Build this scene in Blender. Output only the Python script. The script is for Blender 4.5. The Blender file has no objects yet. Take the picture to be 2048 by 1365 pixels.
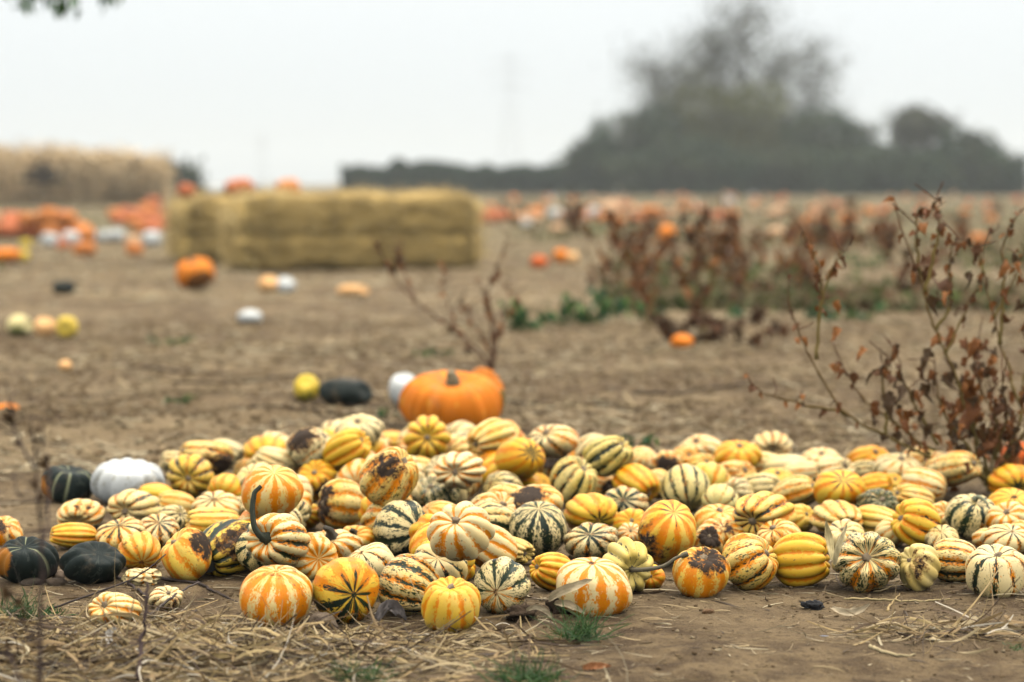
import bpy, math, random
import numpy as np
from mathutils import Vector, Matrix, Quaternion

# ------------------------------------------------------------------ camera, sky, sun, exposure
sc = bpy.context.scene
CAM_H, FPX, HORIZON = 0.795, 4836.0, 368.0          # camera height, focal length in photo pixels (85 mm), horizon row
PITCH = math.atan((682.5 - HORIZON) / FPX)
cam_d = bpy.data.cameras.new('camera'); cam = bpy.data.objects.new('camera', cam_d)
sc.collection.objects.link(cam); sc.camera = cam
cam.location = (0, 0, CAM_H); cam.rotation_euler = (math.pi / 2 - PITCH, 0, 0)
cam_d.sensor_width = 36.0; cam_d.lens = 85.0; cam_d.clip_start = 0.1; cam_d.clip_end = 8000
cam_d.dof.use_dof = True; cam_d.dof.focus_distance = 4.65; cam_d.dof.aperture_fstop = 2.7
cam_d.dof.aperture_blades = 9

w = bpy.data.worlds.new('World'); sc.world = w; w.use_nodes = True
nt = w.node_tree; nt.nodes.clear()
sky = nt.nodes.new('ShaderNodeTexSky'); sky.sky_type = 'NISHITA'; sky.sun_disc = False
SUN_EL, SUN_AZ = math.radians(68), math.radians(60)
sky.sun_elevation = SUN_EL; sky.sun_rotation = SUN_AZ
sky.air_density = 1.0; sky.dust_density = 3.0; sky.ozone_density = 1.0
bw = nt.nodes.new('ShaderNodeHueSaturation'); bw.inputs['Saturation'].default_value = 0.10
mx = nt.nodes.new('ShaderNodeMix'); mx.data_type = 'RGBA'; mx.inputs[0].default_value = 0.85
tc = nt.nodes.new('ShaderNodeTexCoord'); sx = nt.nodes.new('ShaderNodeSeparateXYZ'); nt.links.new(tc.outputs['Generated'], sx.inputs[0])
mr = nt.nodes.new('ShaderNodeMapRange'); nt.links.new(sx.outputs[2], mr.inputs[0])
oc_ = nt.nodes.new('ShaderNodeMix'); oc_.data_type = 'RGBA'; nt.links.new(mr.outputs[0], oc_.inputs[0])
oc_.inputs[6].default_value = (6.9, 7.5, 7.85, 1); oc_.inputs[7].default_value = (26.0, 25.4, 24.2, 1)   # overcast: zenith brighter than horizon
nt.links.new(oc_.outputs[2], mx.inputs[7])
bg = nt.nodes.new('ShaderNodeBackground'); bg.inputs['Strength'].default_value = 0.1
wo = nt.nodes.new('ShaderNodeOutputWorld')
nt.links.new(sky.outputs[0], bw.inputs['Color']); nt.links.new(bw.outputs[0], mx.inputs[6])
nt.links.new(mx.outputs[2], bg.inputs['Color']); nt.links.new(bg.outputs[0], wo.inputs['Surface'])

sd = bpy.data.lights.new('sun', 'SUN'); sd.energy = 1.5; sd.angle = math.radians(30); sd.color = (1.0, 0.94, 0.85)
sun = bpy.data.objects.new('sun', sd); sc.collection.objects.link(sun)
sun.rotation_euler = (math.pi / 2 - SUN_EL, 0, math.pi - SUN_AZ)

sc.view_settings.view_transform = 'Standard'; sc.view_settings.look = 'None'
sc.view_settings.gamma = 1.0; sc.view_settings.exposure = 0.30; sc.view_settings.use_curve_mapping = False
sc.render.engine = 'CYCLES'
sc.cycles.use_denoising = True
sc.cycles.max_bounces = 6; sc.cycles.diffuse_bounces = 0; sc.cycles.glossy_bounces = 2
sc.cycles.transmission_bounces = 2; sc.cycles.volume_bounces = 1; sc.cycles.transparent_max_bounces = 4
sc.cycles.caustics_reflective = False; sc.cycles.caustics_refractive = False

# ------------------------------------------------------------------ helpers
RNG = np.random.default_rng(7); random.seed(7)
CP, SP = math.cos(PITCH), math.sin(PITCH)
RIGHT = np.array([1.0, 0, 0]); FWD = np.array([0, CP, -SP]); UP = np.array([0, SP, CP]); CAM = np.array([0, 0, CAM_H])

def at(u, v, d):                                     # photo pixel + distance -> world point
    return CAM + FWD * d + RIGHT * ((u - 1024) / FPX * d) + UP * ((682.5 - v) / FPX * d)
def gdepth(v, z=0.0):                                # distance at which row v meets height z
    k = -SP + CP * (682.5 - v) / FPX
    return (z - CAM_H) / k
def ground(u, v, z=0.0):
    return at(u, v, gdepth(v, z))

col = sc.collection
def link(name, mesh, mat=None, parent=None, smooth=True):
    o = bpy.data.objects.new(name, mesh); col.objects.link(o)
    if mat is not None and not mesh.materials: mesh.materials.append(mat)
    if parent is not None: o.parent = parent
    return o
def tag(o, label=None, cat=None, group=None, kind=None):
    if label: o['label'] = label
    if cat: o['category'] = cat
    if group: o['group'] = group
    if kind: o['kind'] = kind
    return o
def empty(name, loc=(0, 0, 0)):
    o = bpy.data.objects.new(name, None); col.objects.link(o); o.location = loc
    o.empty_display_size = 0.05
    return o
def np_mesh(name, co, faces, smooth=True, attrs=None):
    """co (N,3); faces: (M,3|4) int array or list of such arrays; attrs {name: (N,) or (N,4)}"""
    me = bpy.data.meshes.new(name)
    fl = faces if isinstance(faces, list) else [faces]
    fl = [np.asarray(f, dtype=np.int32) for f in fl if len(f)]
    loops = np.concatenate([f.ravel() for f in fl])
    tot = np.concatenate([np.full(len(f), f.shape[1], np.int32) for f in fl])
    start = np.concatenate([[0], np.cumsum(tot)[:-1]]).astype(np.int32)
    me.vertices.add(len(co)); me.vertices.foreach_set('co', np.asarray(co, np.float32).ravel())
    me.loops.add(len(loops)); me.loops.foreach_set('vertex_index', loops)
    me.polygons.add(len(tot)); me.polygons.foreach_set('loop_start', start); me.polygons.foreach_set('loop_total', tot)
    if smooth: me.polygons.foreach_set('use_smooth', np.ones(len(tot), bool))
    for k, a in (attrs or {}).items():
        a = np.asarray(a, np.float32)
        if a.ndim == 1:
            at_ = me.attributes.new(k, 'FLOAT', 'POINT'); at_.data.foreach_set('value', a)
        elif a.shape[1] == 3:
            at_ = me.attributes.new(k, 'FLOAT_VECTOR', 'POINT'); at_.data.foreach_set('vector', a.ravel())
        else:
            at_ = me.attributes.new(k, 'FLOAT_COLOR', 'POINT'); at_.data.foreach_set('color', a.ravel())
    me.update(calc_edges=True); me.validate()
    return me

def vnoise(x, y, scale, seed=0):                     # 2-D value noise in [-1, 1]
    x = np.asarray(x) / scale; y = np.asarray(y) / scale
    xi = np.floor(x).astype(np.int64); yi = np.floor(y).astype(np.int64)
    fx = x - xi; fy = y - yi
    fx = fx * fx * (3 - 2 * fx); fy = fy * fy * (3 - 2 * fy)
    def h(a, b):
        n = (a * 374761393 + b * 668265263 + seed * 974634777) & 0xffffffff
        n = ((n ^ (n >> 13)) * 1274126177) & 0xffffffff
        return ((n ^ (n >> 16)) & 0xffff) / 32767.5 - 1
    return (h(xi, yi) * (1 - fx) + h(xi + 1, yi) * fx) * (1 - fy) + (h(xi, yi + 1) * (1 - fx) + h(xi + 1, yi + 1) * fx) * fy

def terrain(x, y):
    x = np.asarray(x, float); y = np.asarray(y, float)
    z = 0.014 * vnoise(x, y, 1.1, 1) + 0.012 * vnoise(x, y, 0.33, 2) + 0.007 * vnoise(x, y, 0.11, 3) + 0.0045 * vnoise(x, y, 0.05, 4) + 0.003 * vnoise(x, y, 0.024, 5)
    pile = np.exp(-(np.maximum(0, np.abs(y - 5.6) - 1.2) / .25) ** 2) * np.exp(-(np.maximum(0, np.abs(x - .2) - 1.3) / .3) ** 2)
    z = z * (1 - .55 * pile) * (1 - .45 * np.clip((y - 6.5) / 2, 0, 1)) - 0.004
    z = z + .013 * np.clip((y - 6.8) / 2, 0, 1) * vnoise(x * .35, y, .30, 15) * (vnoise(x, y, 1.6, 16) > -.1)
    z += 0.05 * np.exp(-((y - 8.0 - 0.25 * vnoise(x, y, 1.5, 8)) / 0.28) ** 2) * np.clip((-0.35 - x) / 0.4, 0, 1) * (0.7 + 0.5 * vnoise(x, y, 0.2, 9))
    z += 0.05 * np.exp(-((y - 13.2 - 0.3 * vnoise(x, y, 1.0, 11)) / 0.5) ** 2) * np.clip((x - 0.1) / 0.6, 0, 1)
    far = np.clip((y - 14) / 30, 0, 1)
    z += far * 0.03 * vnoise(x, y, 3.0, 6)
    return z

# ---- material helpers
def new_mat(name):
    m = bpy.data.materials.new(name); m.use_nodes = True
    t = m.node_tree; t.nodes.clear()
    out = t.nodes.new('ShaderNodeOutputMaterial'); b = t.nodes.new('ShaderNodeBsdfPrincipled')
    t.links.new(b.outputs[0], out.inputs[0])
    return m, t, b
class N:                                             # tiny node-graph writer
    def __init__(s, t): s.t = t
    def node(s, typ, **kw):
        n = s.t.nodes.new(typ)
        for k, v in kw.items(): setattr(n, k, v)
        return n
    def put(s, sock, v):
        if isinstance(v, bpy.types.NodeSocket): s.t.links.new(v, sock)
        elif v is not None: sock.default_value = v
    def math(s, op, a, b=None, c=None, clamp=False):
        n = s.node('ShaderNodeMath', operation=op, use_clamp=clamp)
        for i, v in enumerate((a, b, c)):
            if v is not None: s.put(n.inputs[i], v)
        return n.outputs[0]
    def mix(s, f, a, b, mode='MIX'):
        n = s.node('ShaderNodeMix', data_type='RGBA', blend_type=mode)
        s.put(n.inputs[0], f)
        s.put(n.inputs[6], a if isinstance(a, bpy.types.NodeSocket) else (*a, 1)[:4])
        s.put(n.inputs[7], b if isinstance(b, bpy.types.NodeSocket) else (*b, 1)[:4])
        return n.outputs[2]
    def noise(s, vec, scale, detail=3, rough=0.55, dist=0.0, out=0):
        n = s.node('ShaderNodeTexNoise')
        if vec is not None: s.put(n.inputs['Vector'], vec)
        n.inputs['Scale'].default_value = scale; n.inputs['Detail'].default_value = detail
        n.inputs['Roughness'].default_value = rough; n.inputs['Distortion'].default_value = dist
        return n.outputs[out]
    def attr(s, name, out='Fac'):
        n = s.node('ShaderNodeAttribute', attribute_name=name); return n.outputs[out]
    def step(s, x, lo, hi):
        n = s.node('ShaderNodeMapRange', interpolation_type='SMOOTHSTEP')
        s.put(n.inputs[0], x); s.put(n.inputs[1], lo); s.put(n.inputs[2], hi)
        n.inputs[3].default_value = 0; n.inputs[4].default_value = 1
        return n.outputs[0]
    def bump(s, h, strength, dist):
        n = s.node('ShaderNodeBump'); n.inputs['Strength'].default_value = strength
        n.inputs['Distance'].default_value = dist; s.put(n.inputs['Height'], h); return n.outputs[0]
    def pos(s): return s.node('ShaderNodeNewGeometry').outputs['Position']
    def obj(s): return s.node('ShaderNodeTexCoord').outputs['Object']

# ---- soil
SOIL, t, b = new_mat('soil'); g = N(t)
p = g.pos()
n1 = g.noise(p, 1.3, 4); n2 = g.noise(p, 9, 5, .65); n3 = g.noise(p, 60, 4, .7); n4 = g.noise(p, 0.35, 3)
c = g.mix(g.step(n2, .40, .60), (0.085, 0.053, 0.028), (0.225, 0.155, 0.080))
c = g.mix(g.math('MULTIPLY', g.step(n1, .45, .68), .6), c, (0.285, 0.20, 0.108))
c = g.mix(g.math('MULTIPLY', g.step(n3, .52, .66), .7), c, (0.055, 0.036, 0.022))
c = g.mix(g.math('MULTIPLY', g.step(g.noise(p, 110, 2), .66, .74), .6), c, (0.38, 0.30, 0.18))
sep = g.node('ShaderNodeSeparateXYZ'); g.put(sep.inputs[0], p)
far = g.step(sep.outputs[1], 16, 45)
weedy = g.math('MULTIPLY', far, g.step(n4, .38, .62))
patch = g.noise(p, .55, 5, .62, .6); c = g.mix(g.math('MULTIPLY', g.step(patch, .50, .64), .65), c, (0.32, 0.235, 0.13)); c = g.mix(g.math('MULTIPLY', g.step(patch, .47, .36), .3), c, (0.10, 0.064, 0.034))
c = g.mix(g.math('MULTIPLY', weedy, .75), c, (0.145, 0.14, 0.065))
fine = g.noise(p, 320, 4, .75); c = g.mix(g.math('MULTIPLY', g.step(fine, .50, .68), .45), c, (0.33, 0.245, 0.14)); c = g.mix(g.math('MULTIPLY', g.step(fine, .48, .36), .5), c, (0.05, 0.032, 0.018))
g.put(b.inputs['Base Color'], c); b.inputs['Roughness'].default_value = .95; b.inputs['Specular IOR Level'].default_value = .15
h = g.math('ADD', g.math('ADD', g.math('MULTIPLY', n3, .7), n2), g.math('MULTIPLY', fine, .3))
g.put(b.inputs['Normal'], g.bump(h, 1.0, .02))

# ---- simple vertex-coloured matte material (straw, crumbs, leaves)
def vc_mat(name, rough=.8, spec=.2, vary=.25, scale=40, trans=0.0):
    m, t, b = new_mat(name); g = N(t)
    cc = g.attr('tint', 'Color'); nn = g.noise(g.pos(), scale, 3)
    k = g.math('MULTIPLY_ADD', nn, 2 * vary, 1 - vary)
    comb = g.node('ShaderNodeCombineXYZ')
    for i in range(3): g.put(comb.inputs[i], k)
    g.put(b.inputs['Base Color'], g.mix(1.0, cc, comb.outputs[0], 'MULTIPLY'))
    b.inputs['Roughness'].default_value = rough; b.inputs['Specular IOR Level'].default_value = spec
    if rough > .9 or name == 'stone': g.put(b.inputs['Normal'], g.bump(g.noise(g.pos(), 160, 5, .75), 1.0, .006))
    if trans:
        tr = g.node('ShaderNodeBsdfTranslucent'); g.put(tr.inputs[0], cc)
        ms = g.node('ShaderNodeMixShader'); ms.inputs[0].default_value = trans
        t.links.new(b.outputs[0], ms.inputs[1]); t.links.new(tr.outputs[0], ms.inputs[2])
        out = [n for n in t.nodes if n.type == 'OUTPUT_MATERIAL'][0]; t.links.new(ms.outputs[0], out.inputs[0])
    return m
STRAW = vc_mat('straw', .7, .3, .3, 90, .15)
CRUMB = vc_mat('soil_crumb', .95, .1, .35, 120)
LEAF = vc_mat('leaf', .65, .3, .35, 60, .25)
FOLIAGE = vc_mat('far_foliage', .8, .15, .3, .8, .2)
BARK = vc_mat('bark', .85, .2, .35, 50)
STONE = vc_mat('stone', .7, .3, .3, 60)

# ---- squash skin, driven by per-vertex attributes
SKIN, t, b = new_mat('squash_skin'); g = N(t)
mer = g.attr('mer', 'Vector'); groove = g.attr('groove'); go = g.attr('go'); gg = g.attr('gg'); dirt = g.attr('dirt')
pa = g.attr('pa', 'Color'); sp = g.node('ShaderNodeSeparateColor'); g.put(sp.inputs[0], pa)
basev, fl, tone = sp.outputs[0], sp.outputs[1], sp.outputs[2]
ob = g.obj()
st = g.noise(mer, 3.2, 5, .68); st2 = g.noise(mer, 12, 4, .72); big = g.noise(ob, 14, 2)
bx_ = g.math('ADD', basev, g.math('MULTIPLY_ADD', big, .5, -.25))
c = g.mix(g.step(bx_, 0.0, .5), (0.82, 0.635, 0.31), (0.80, 0.485, 0.042))
c = g.mix(g.step(bx_, .45, 1.0), c, (0.76, 0.33, 0.006))
c = g.mix(tone, c, (0.55, 0.49, 0.09))
om = g.step(g.math('ADD', g.math('ADD', groove, g.math('MULTIPLY_ADD', st, 2.6, -1.3)), g.math('MULTIPLY_ADD', st2, 2.4, -1.2)), g.math('SUBTRACT', 1.0, go), g.math('SUBTRACT', 1.08, go))
om = g.math('MULTIPLY', om, g.step(go, .02, .10))
oc = g.mix(g.step(st2, .35, .7), (0.78, 0.20, 0.002), (0.78, 0.28, 0.006))
c = g.mix(om, c, oc)
ridge = g.noise(mer, 11, 4, .7, .4)
fm = g.step(g.math('ADD', ridge, g.math('MULTIPLY_ADD', g.noise(mer, 3.0, 2), .25, -.125)), g.math('MULTIPLY_ADD', fl, -.34, .75), g.math('MULTIPLY_ADD', fl, -.34, .78))
fm = g.math('MULTIPLY', fm, g.step(fl, .01, .06))
c = g.mix(fm, c, g.mix(g.step(st, .4, .6), (0.014, 0.03, 0.014), (0.05, 0.065, 0.015)))
gs = g.math('ADD', groove, g.math('ADD', g.math('MULTIPLY_ADD', g.noise(mer, 4.6, 5, .74, .3), 2.6, -1.3), g.math('MULTIPLY_ADD', ridge, 1.8, -.9)))
gm = g.math('MULTIPLY', g.step(gs, g.math('SUBTRACT', 1.0, gg), g.math('SUBTRACT', 1.08, gg)), g.step(gg, .02, .10))
c = g.mix(gm, c, g.mix(g.step(big, .35, .65), (0.006, 0.015, 0.010), (0.018, 0.032, 0.010)))
# blemishes: small scabs and a dusting of soil
scab = g.step(g.noise(ob, 85, 3, .6), .665, .70)
c = g.mix(g.math('MULTIPLY', scab, .6), c, (0.16, 0.09, 0.04))
dn = g.math('ADD', dirt, g.math('MULTIPLY_ADD', g.noise(ob, 42, 6, .78), 2.8, -1.4))
halo = g.step(dn, .38, .62); soil = g.step(dn, .62, .74)
c = g.mix(g.math('MULTIPLY', halo, .75), c, g.mix(g.noise(ob, 60, 3), (0.38, 0.12, 0.015), (0.22, 0.12, 0.045)))
c = g.mix(soil, c, g.mix(g.noise(ob, 120, 3), (0.014, 0.009, 0.006), (0.065, 0.040, 0.024)))
g.put(b.inputs['Base Color'], c)
g.put(b.inputs['Roughness'], g.math('ADD', g.math('MULTIPLY_ADD', g.noise(ob, 40, 3), .22, .30), g.math('MULTIPLY', halo, .4), clamp=True))
b.inputs['Specular IOR Level'].default_value = .24
b.inputs['Subsurface Weight'].default_value = 0.0
hh = g.math('ADD', g.math('MULTIPLY', g.noise(ob, 130, 3), .25), g.math('ADD', g.math('MULTIPLY', soil, 1.2), g.math('MULTIPLY', g.noise(ob, 45, 2), .5)))
g.put(b.inputs['Normal'], g.bump(hh, .55, .003))

# ---- plain pumpkin skin: colour from per-vertex tint + groove shading of the skin itself
PUMP, t, b = new_mat('pumpkin_skin'); g = N(t)
cc = g.attr('tint', 'Color'); c2 = g.attr('tint2', 'Color'); mer = g.attr('mer', 'Vector'); ob = g.obj()
nn = g.noise(mer, 3.0, 4, .65)
c = g.mix(g.step(g.math('ADD', nn, g.math('MULTIPLY', g.attr('groove'), .12)), .60, .68), cc, c2)
c = g.mix(g.math('MULTIPLY', g.step(g.noise(ob, 12, 6, .7), .50, .70), .38), c, (0.28, 0.19, 0.11))
dn = g.math('ADD', g.attr('dirt'), g.math('MULTIPLY_ADD', g.noise(ob, 22, 5, .7), 1.4, -.7))
c = g.mix(g.math('MULTIPLY', g.step(dn, .45, .7), .8), c, g.attr('tint3', 'Color'))
g.put(b.inputs['Base Color'], c)
b.inputs['Roughness'].default_value = .6; b.inputs['Specular IOR Level'].default_value = .16
g.put(b.inputs['Normal'], g.bump(g.math('ADD', g.noise(ob, 70, 4, .7), g.math('MULTIPLY', nn, .6)), .35, .003))

STEM, t, b = new_mat('squash_stem'); g = N(t)
ob = g.obj(); nn = g.noise(ob, 90, 4, .7)
g.put(b.inputs['Base Color'], g.mix(nn, g.attr('tint', 'Color'), g.attr('tint2', 'Color')))
b.inputs['Roughness'].default_value = .75; g.put(b.inputs['Normal'], g.bump(nn, .6, .003))

# ------------------------------------------------------------------ ground
def spaced(lo_f, hi_f, step, lo, hi, grow=1.12):
    a = list(np.arange(lo_f, hi_f + 1e-6, step)); s = step
    while a[-1] < hi: s *= grow; a.append(a[-1] + s)
    s = step
    while a[0] > lo: s *= grow; a.insert(0, a[0] - s)
    return np.array(a)
gx = spaced(-1.6, 1.7, 0.014, -1500, 1500); gy = spaced(3.7, 5.6, 0.014, -30, 2600, 1.02)
# cap the growth so that the mid ground keeps its clods
X, Y = np.meshgrid(gx, gy); Z = terrain(X, Y)
Z[Y > 200] = -0.02
nx, ny = len(gx), len(gy)
idx = np.arange(nx * ny).reshape(ny, nx)
F = np.stack([idx[:-1, :-1], idx[:-1, 1:], idx[1:, 1:], idx[1:, :-1]], -1).reshape(-1, 4)
gr = link('ground', np_mesh('ground', np.stack([X, Y, Z], -1).reshape(-1, 3), F), SOIL)
tag(gr, 'bare trodden brown soil of the pumpkin field', None, None, 'structure')

# ------------------------------------------------------------------ gourd meshes
def gourd(name, R, L, lobes=10, depth=.1, nseg=8, rings=34, taper=0., dimple=.22, blossom=.06, boxy=.8, lump=.05, seed=0, twist=0.):
    """Ribbed fruit: stem end at +z. returns coords, faces and fields used for colouring"""
    r = np.random.default_rng(seed)
    ns = lobes * nseg
    th = np.arange(ns) / ns * 2 * np.pi
    tt = np.linspace(0, np.pi, rings + 2)[1:-1]
    tt = np.concatenate([[0.035], tt, [np.pi - 0.035]])
    T, TH = np.meshgrid(tt, th, indexing='ij')
    z = np.cos(T); s = np.sin(T)
    wob = 0.25 * np.sin(TH * 2 + r.uniform(0, 6)) * .5 + .22 * np.sin(TH * 3 + r.uniform(0, 6)) * .5   # uneven lobe widths
    ph = lobes * (TH + wob / lobes * 1.3 + twist * z) / 2
    ab = np.abs(np.sin(ph)); groove = 1 - ab
    li = np.floor(ph / np.pi).astype(int) % lobes
    gi = np.floor(ph / np.pi + .5).astype(int) % lobes
    lobe_amp = 1 + r.uniform(-.06, .06, lobes)[li] * ab
    rad = s ** boxy * (1 - taper * z)
    rib = 1 - depth * (1 - ab ** .75) * np.clip(s * 1.5, 0, 1) ** .8
    a, b_, c_ = r.uniform(0, 6, 3)
    lmp = 1 + lump * (np.sin(2 * TH + a + z * 1.5) * .5 + np.sin(TH + b_ - 2 * z) * .6 + .4 * np.sin(3 * TH + c_ + 3 * z))
    rad = rad * rib * lmp * lobe_amp
    zz = np.sign(z) * np.abs(z) ** .92
    zz = zz - dimple * np.exp(-(s / .42) ** 2) * (z > 0) * (1 - .0) + blossom * np.exp(-(s / .25) ** 2) * (z < 0)
    zz = zz + .12 * ab * np.clip(z, 0, 1) * np.exp(-((s - .5) / .3) ** 2) * depth * 6
    co = np.stack([R * rad * np.cos(TH), R * rad * np.sin(TH), L * zz], -1)
    m = len(tt); ids = np.arange(m * ns).reshape(m, ns); nxt = np.roll(ids, -1, 1)
    F = np.stack([ids[:-1], ids[1:], nxt[1:], nxt[:-1]], -1).reshape(-1, 4)
    caps = [np.array([list(ids[0])]), np.array([list(ids[-1][::-1])])]
    N_ = np.stack([s * np.cos(TH), s * np.sin(TH), z], -1)
    mer = np.stack([np.cos(TH) * 1.6, np.sin(TH) * 1.6, z * .8 + (seed % 97) * 3.1], -1)
    return co.reshape(-1, 3), [F] + caps, dict(groove=groove.ravel(), gi=gi.ravel(), N=N_.reshape(-1, 3), mer=mer.reshape(-1, 3), z=z.ravel(), s=s.ravel(), ab=ab.ravel())

def tube(pts, radii, sides=7, ridged=0., jitter=0., seed=0):
    pts = np.asarray(pts, float); n = len(pts); r_ = np.random.default_rng(seed)
    tan = np.gradient(pts, axis=0); tan /= np.linalg.norm(tan, axis=1)[:, None] + 1e-9
    ref = np.array([0, 0, 1.0]) if abs(tan[0][2]) < .9 else np.array([1.0, 0, 0])
    co = []
    for i in range(n):
        a = np.cross(tan[i], ref); a /= np.linalg.norm(a) + 1e-9; bb = np.cross(tan[i], a)
        for k in range(sides):
            q = 2 * np.pi * k / sides
            rr = radii[i] * (1 + ridged * (1 if k % 2 else -1)) * (1 + jitter * r_.uniform(-1, 1))
            co.append(pts[i] + rr * (math.cos(q) * a + math.sin(q) * bb))
    ids = np.arange(n * sides).reshape(n, sides); nx_ = np.roll(ids, -1, 1)
    F = np.stack([ids[:-1], nx_[:-1], nx_[1:], ids[1:]], -1).reshape(-1, 4)
    return np.array(co), [F, np.array([list(ids[0][::-1])]), np.array([list(ids[-1])])]

def const(n, c):
    a = np.ones((n, 4), np.float32); a[:, :3] = c; return a

def smooth_path(pts, n=20):
    pts = np.asarray(pts, float)
    if len(pts) < 3:
        s = np.linspace(0, 1, n)[:, None]; return pts[0] * (1 - s) + pts[-1] * s
    P = np.vstack([2 * pts[0] - pts[1], pts, 2 * pts[-1] - pts[-2]])
    out = []; k = len(pts) - 1; m = max(2, n // k)
    for i in range(k):
        p0, p1, p2, p3 = P[i:i + 4]
        for s in np.linspace(0, 1, m, endpoint=False):
            out.append(.5 * ((2 * p1) + (-p0 + p2) * s + (2 * p0 - 5 * p1 + 4 * p2 - p3) * s * s + (-p0 + 3 * p1 - 3 * p2 + p3) * s ** 3))
    out.append(pts[-1]); return np.array(out)

def pole_dir(px, py):
    m = math.hypot(px, py)
    if m >= .99: px, py, q = px / m * .99, py / m * .99, .14
    else: q = math.sqrt(1 - m * m)
    return RIGHT * px + UP * py - FWD * q

PRE = {                                               # skin recipes: base, orange, green, flecks
    'O': dict(b=.12, o=.58, g=0, f=.10), 'Y': dict(b=.62, o=.52, g=0, f=.12), 'YO': dict(b=.6, o=.66, g=0, f=.05),
    'C': dict(b=.06, o=.38, g=0, f=.25), 'G': dict(b=.08, o=.06, g=.46, f=.55), 'GG': dict(b=.05, o=.0, g=.62, f=.6),
    'W': dict(b=.06, o=.12, g=.22, f=.35), 'M': dict(b=.2, o=.52, g=.12, f=.5), 'N': dict(b=.8, o=.62, g=0, f=.0),
    'P': dict(b=.15, o=.16, g=0, f=.12), 'D': dict(b=.7, o=.1, g=.62, f=.5)}
CAT = []
def S(u, v, w_, h_, px, py, pole, rec, label, **k):
    CAT.append(dict(u=u, v=v, w=w_, h=h_, px=px, py=py, pole=pole, rec=rec, label=label, **k))

# the heap, read off the photograph left to right: u, v, width, height, direction of the end that faces us (s stem, b blossom)
S(8, 1062, 76, 62, .2, .8, 'b', 'O', 'orange striped squash cut by the left edge, behind a dark green squash', dirt=(.5, .3, .5), ground=1)
S(381, 953, 95, 90, 0, -.05, 's', 'M', 'round cream squash facing us with thin green rays, right of the white pumpkin', b=.3, o=.3, g=.3, lob=.12)
S(412, 917, 112, 72, -.9, .3, 's', 'M', 'broad squash with orange crown and muddy right side behind the green-rayed one', dirt=(.75, .8, -.4))
S(452, 908, 70, 56, .9, -.3, 's', 'W', 'white green-lined squash at the back left edge of the heap', b=0, o=0)
S(346, 926, 50, 46, -.9, .2, 's', 'G', 'green striped squash mostly hidden between white pumpkin and green-rayed squash')
S(454, 980, 70, 62, -.3, -.5, 'b', 'N', 'small plain amber squash left of the big orange-striped dome', b=.55, o=.35, dirt=(.2, 0, .9), lob=.05)
S(312, 993, 72, 50, -.9, .2, 's', 'Y', 'pale yellow squash in front of the right side of the white pumpkin', b=.4, o=.25)
S(268, 1016, 110, 72, -.3, -.12, 's', 'W', 'wide cream squash with green grooves in front of the white pumpkin', f=.5, o=.2, g=.28, lob=.13)
S(163, 1030, 98, 60, -.05, -.5, 's', 'C', 'cream and orange squash leaning on another, above two dark squashes', o=.42, f=.4, lob=.13, dirt=(.4, .5, .5))
S(146, 1072, 96, 54, -.95, .1, 's', 'Y', 'yellow orange-banded squash lying below the cream one near dark squashes', b=.45, o=.5)
S(243, 1070, 100, 68, -.1, .8, 'b', 'M', 'squash with grey-green star on top and orange flanks, behind black squash', g=.3, o=.5, star=.4)
S(317, 1064, 76, 66, .1, .75, 'b', 'G', 'green and orange rayed squash just behind the scabbed yellow one', o=.5, g=.4, star=.3)
S(280, 1104, 88, 82, .25, -.5, 'b', 'YO', 'yellow and white squash with black scabs beside the black squash', b=.3, o=.6, dirt=(.35, -.6, .2), star=.15, ground=1)
S(352, 1012, 76, 58, -.9, .3, 's', 'O', 'small cream squash with orange bands under the green-rayed one', b=.25, o=.4)
S(345, 1038, 58, 52, .7, .4, 's', 'G', 'cream squash with a dark green blotch at left of heap', g=.55)
S(432, 1016, 98, 62, 0, .75, 'b', 'O', 'low squash with grey-green star crown left of the orange-striped dome', g=.2, star=.5, o=.4)
S(425, 1046, 112, 62, -.95, .1, 's', 'Y', 'pale yellow-green striped squash lying behind the mottled green one', b=.3, o=.3, g=.1, f=.3)
S(479, 1016, 44, 44, .5, .5, 's', 'G', 'dark green sliver of squash beside the orange-striped dome')
S(372, 1110, 102, 112, -.6, .75, 's', 'Y', 'upright yellow squash with muddy shoulder left of mottled green squash', b=.35, o=.45, f=.3, dirt=(.75, .75, .55), ground=1, tone=.15)
S(462, 1094, 148, 112, -.52, -.42, 's', 'D', 'large oblong mottled green and yellow squash with orange scab', dirt=(.62, .45, .45), halo=1, stem='stub', ell=1.3, tone=.35, ground=1)
S(230, 1211, 106, 74, -.4, .4, 's', 'C', 'pale peach squash alone in straw at the lower left', o=.42, b=.1, ground=1, lob=.13)
S(332, 1192, 70, 52, .3, .6, 's', 'W', 'small rotting pale green squash half under straw and twigs', dirt=(.55, .2, -.4), ground=1)
S(718, 862, 92, 64, -.1, .75, 's', 'W', 'whitish green-lined squash on top of the heap left of centre', o=0, lob=.12)
S(622, 896, 92, 78, .75, .65, 's', 'G', 'rotting brown-topped squash with one black-green stripe high on the heap', dirt=(.8, -.4, .6), g=.3)
S(694, 899, 92, 80, .8, .5, 's', 'Y', 'smooth yellow banana-lobed squash high on the heap', b=.65, o=.35, f=0, lob=.14)
S(532, 903, 84, 60, .1, -.35, 's', 'N', 'plain orange squash with dark hollow at the back of the heap', b=.75, o=.3)
S(493, 942, 50, 46, -.6, .3, 'b', 'M', 'small speckled cream squash behind the orange-striped dome', f=.8)
S(553, 927, 100, 68, -.85, .5, 's', 'W', 'pale squash with long green line right behind the orange-striped dome', g=.3)
S(640, 962, 82, 78, -.3, .6, 's', 'N', 'amber squash with a black muddy stain right of the orange-striped dome', dirt=(.72, .5, -.5), b=.7, o=.35)
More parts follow.
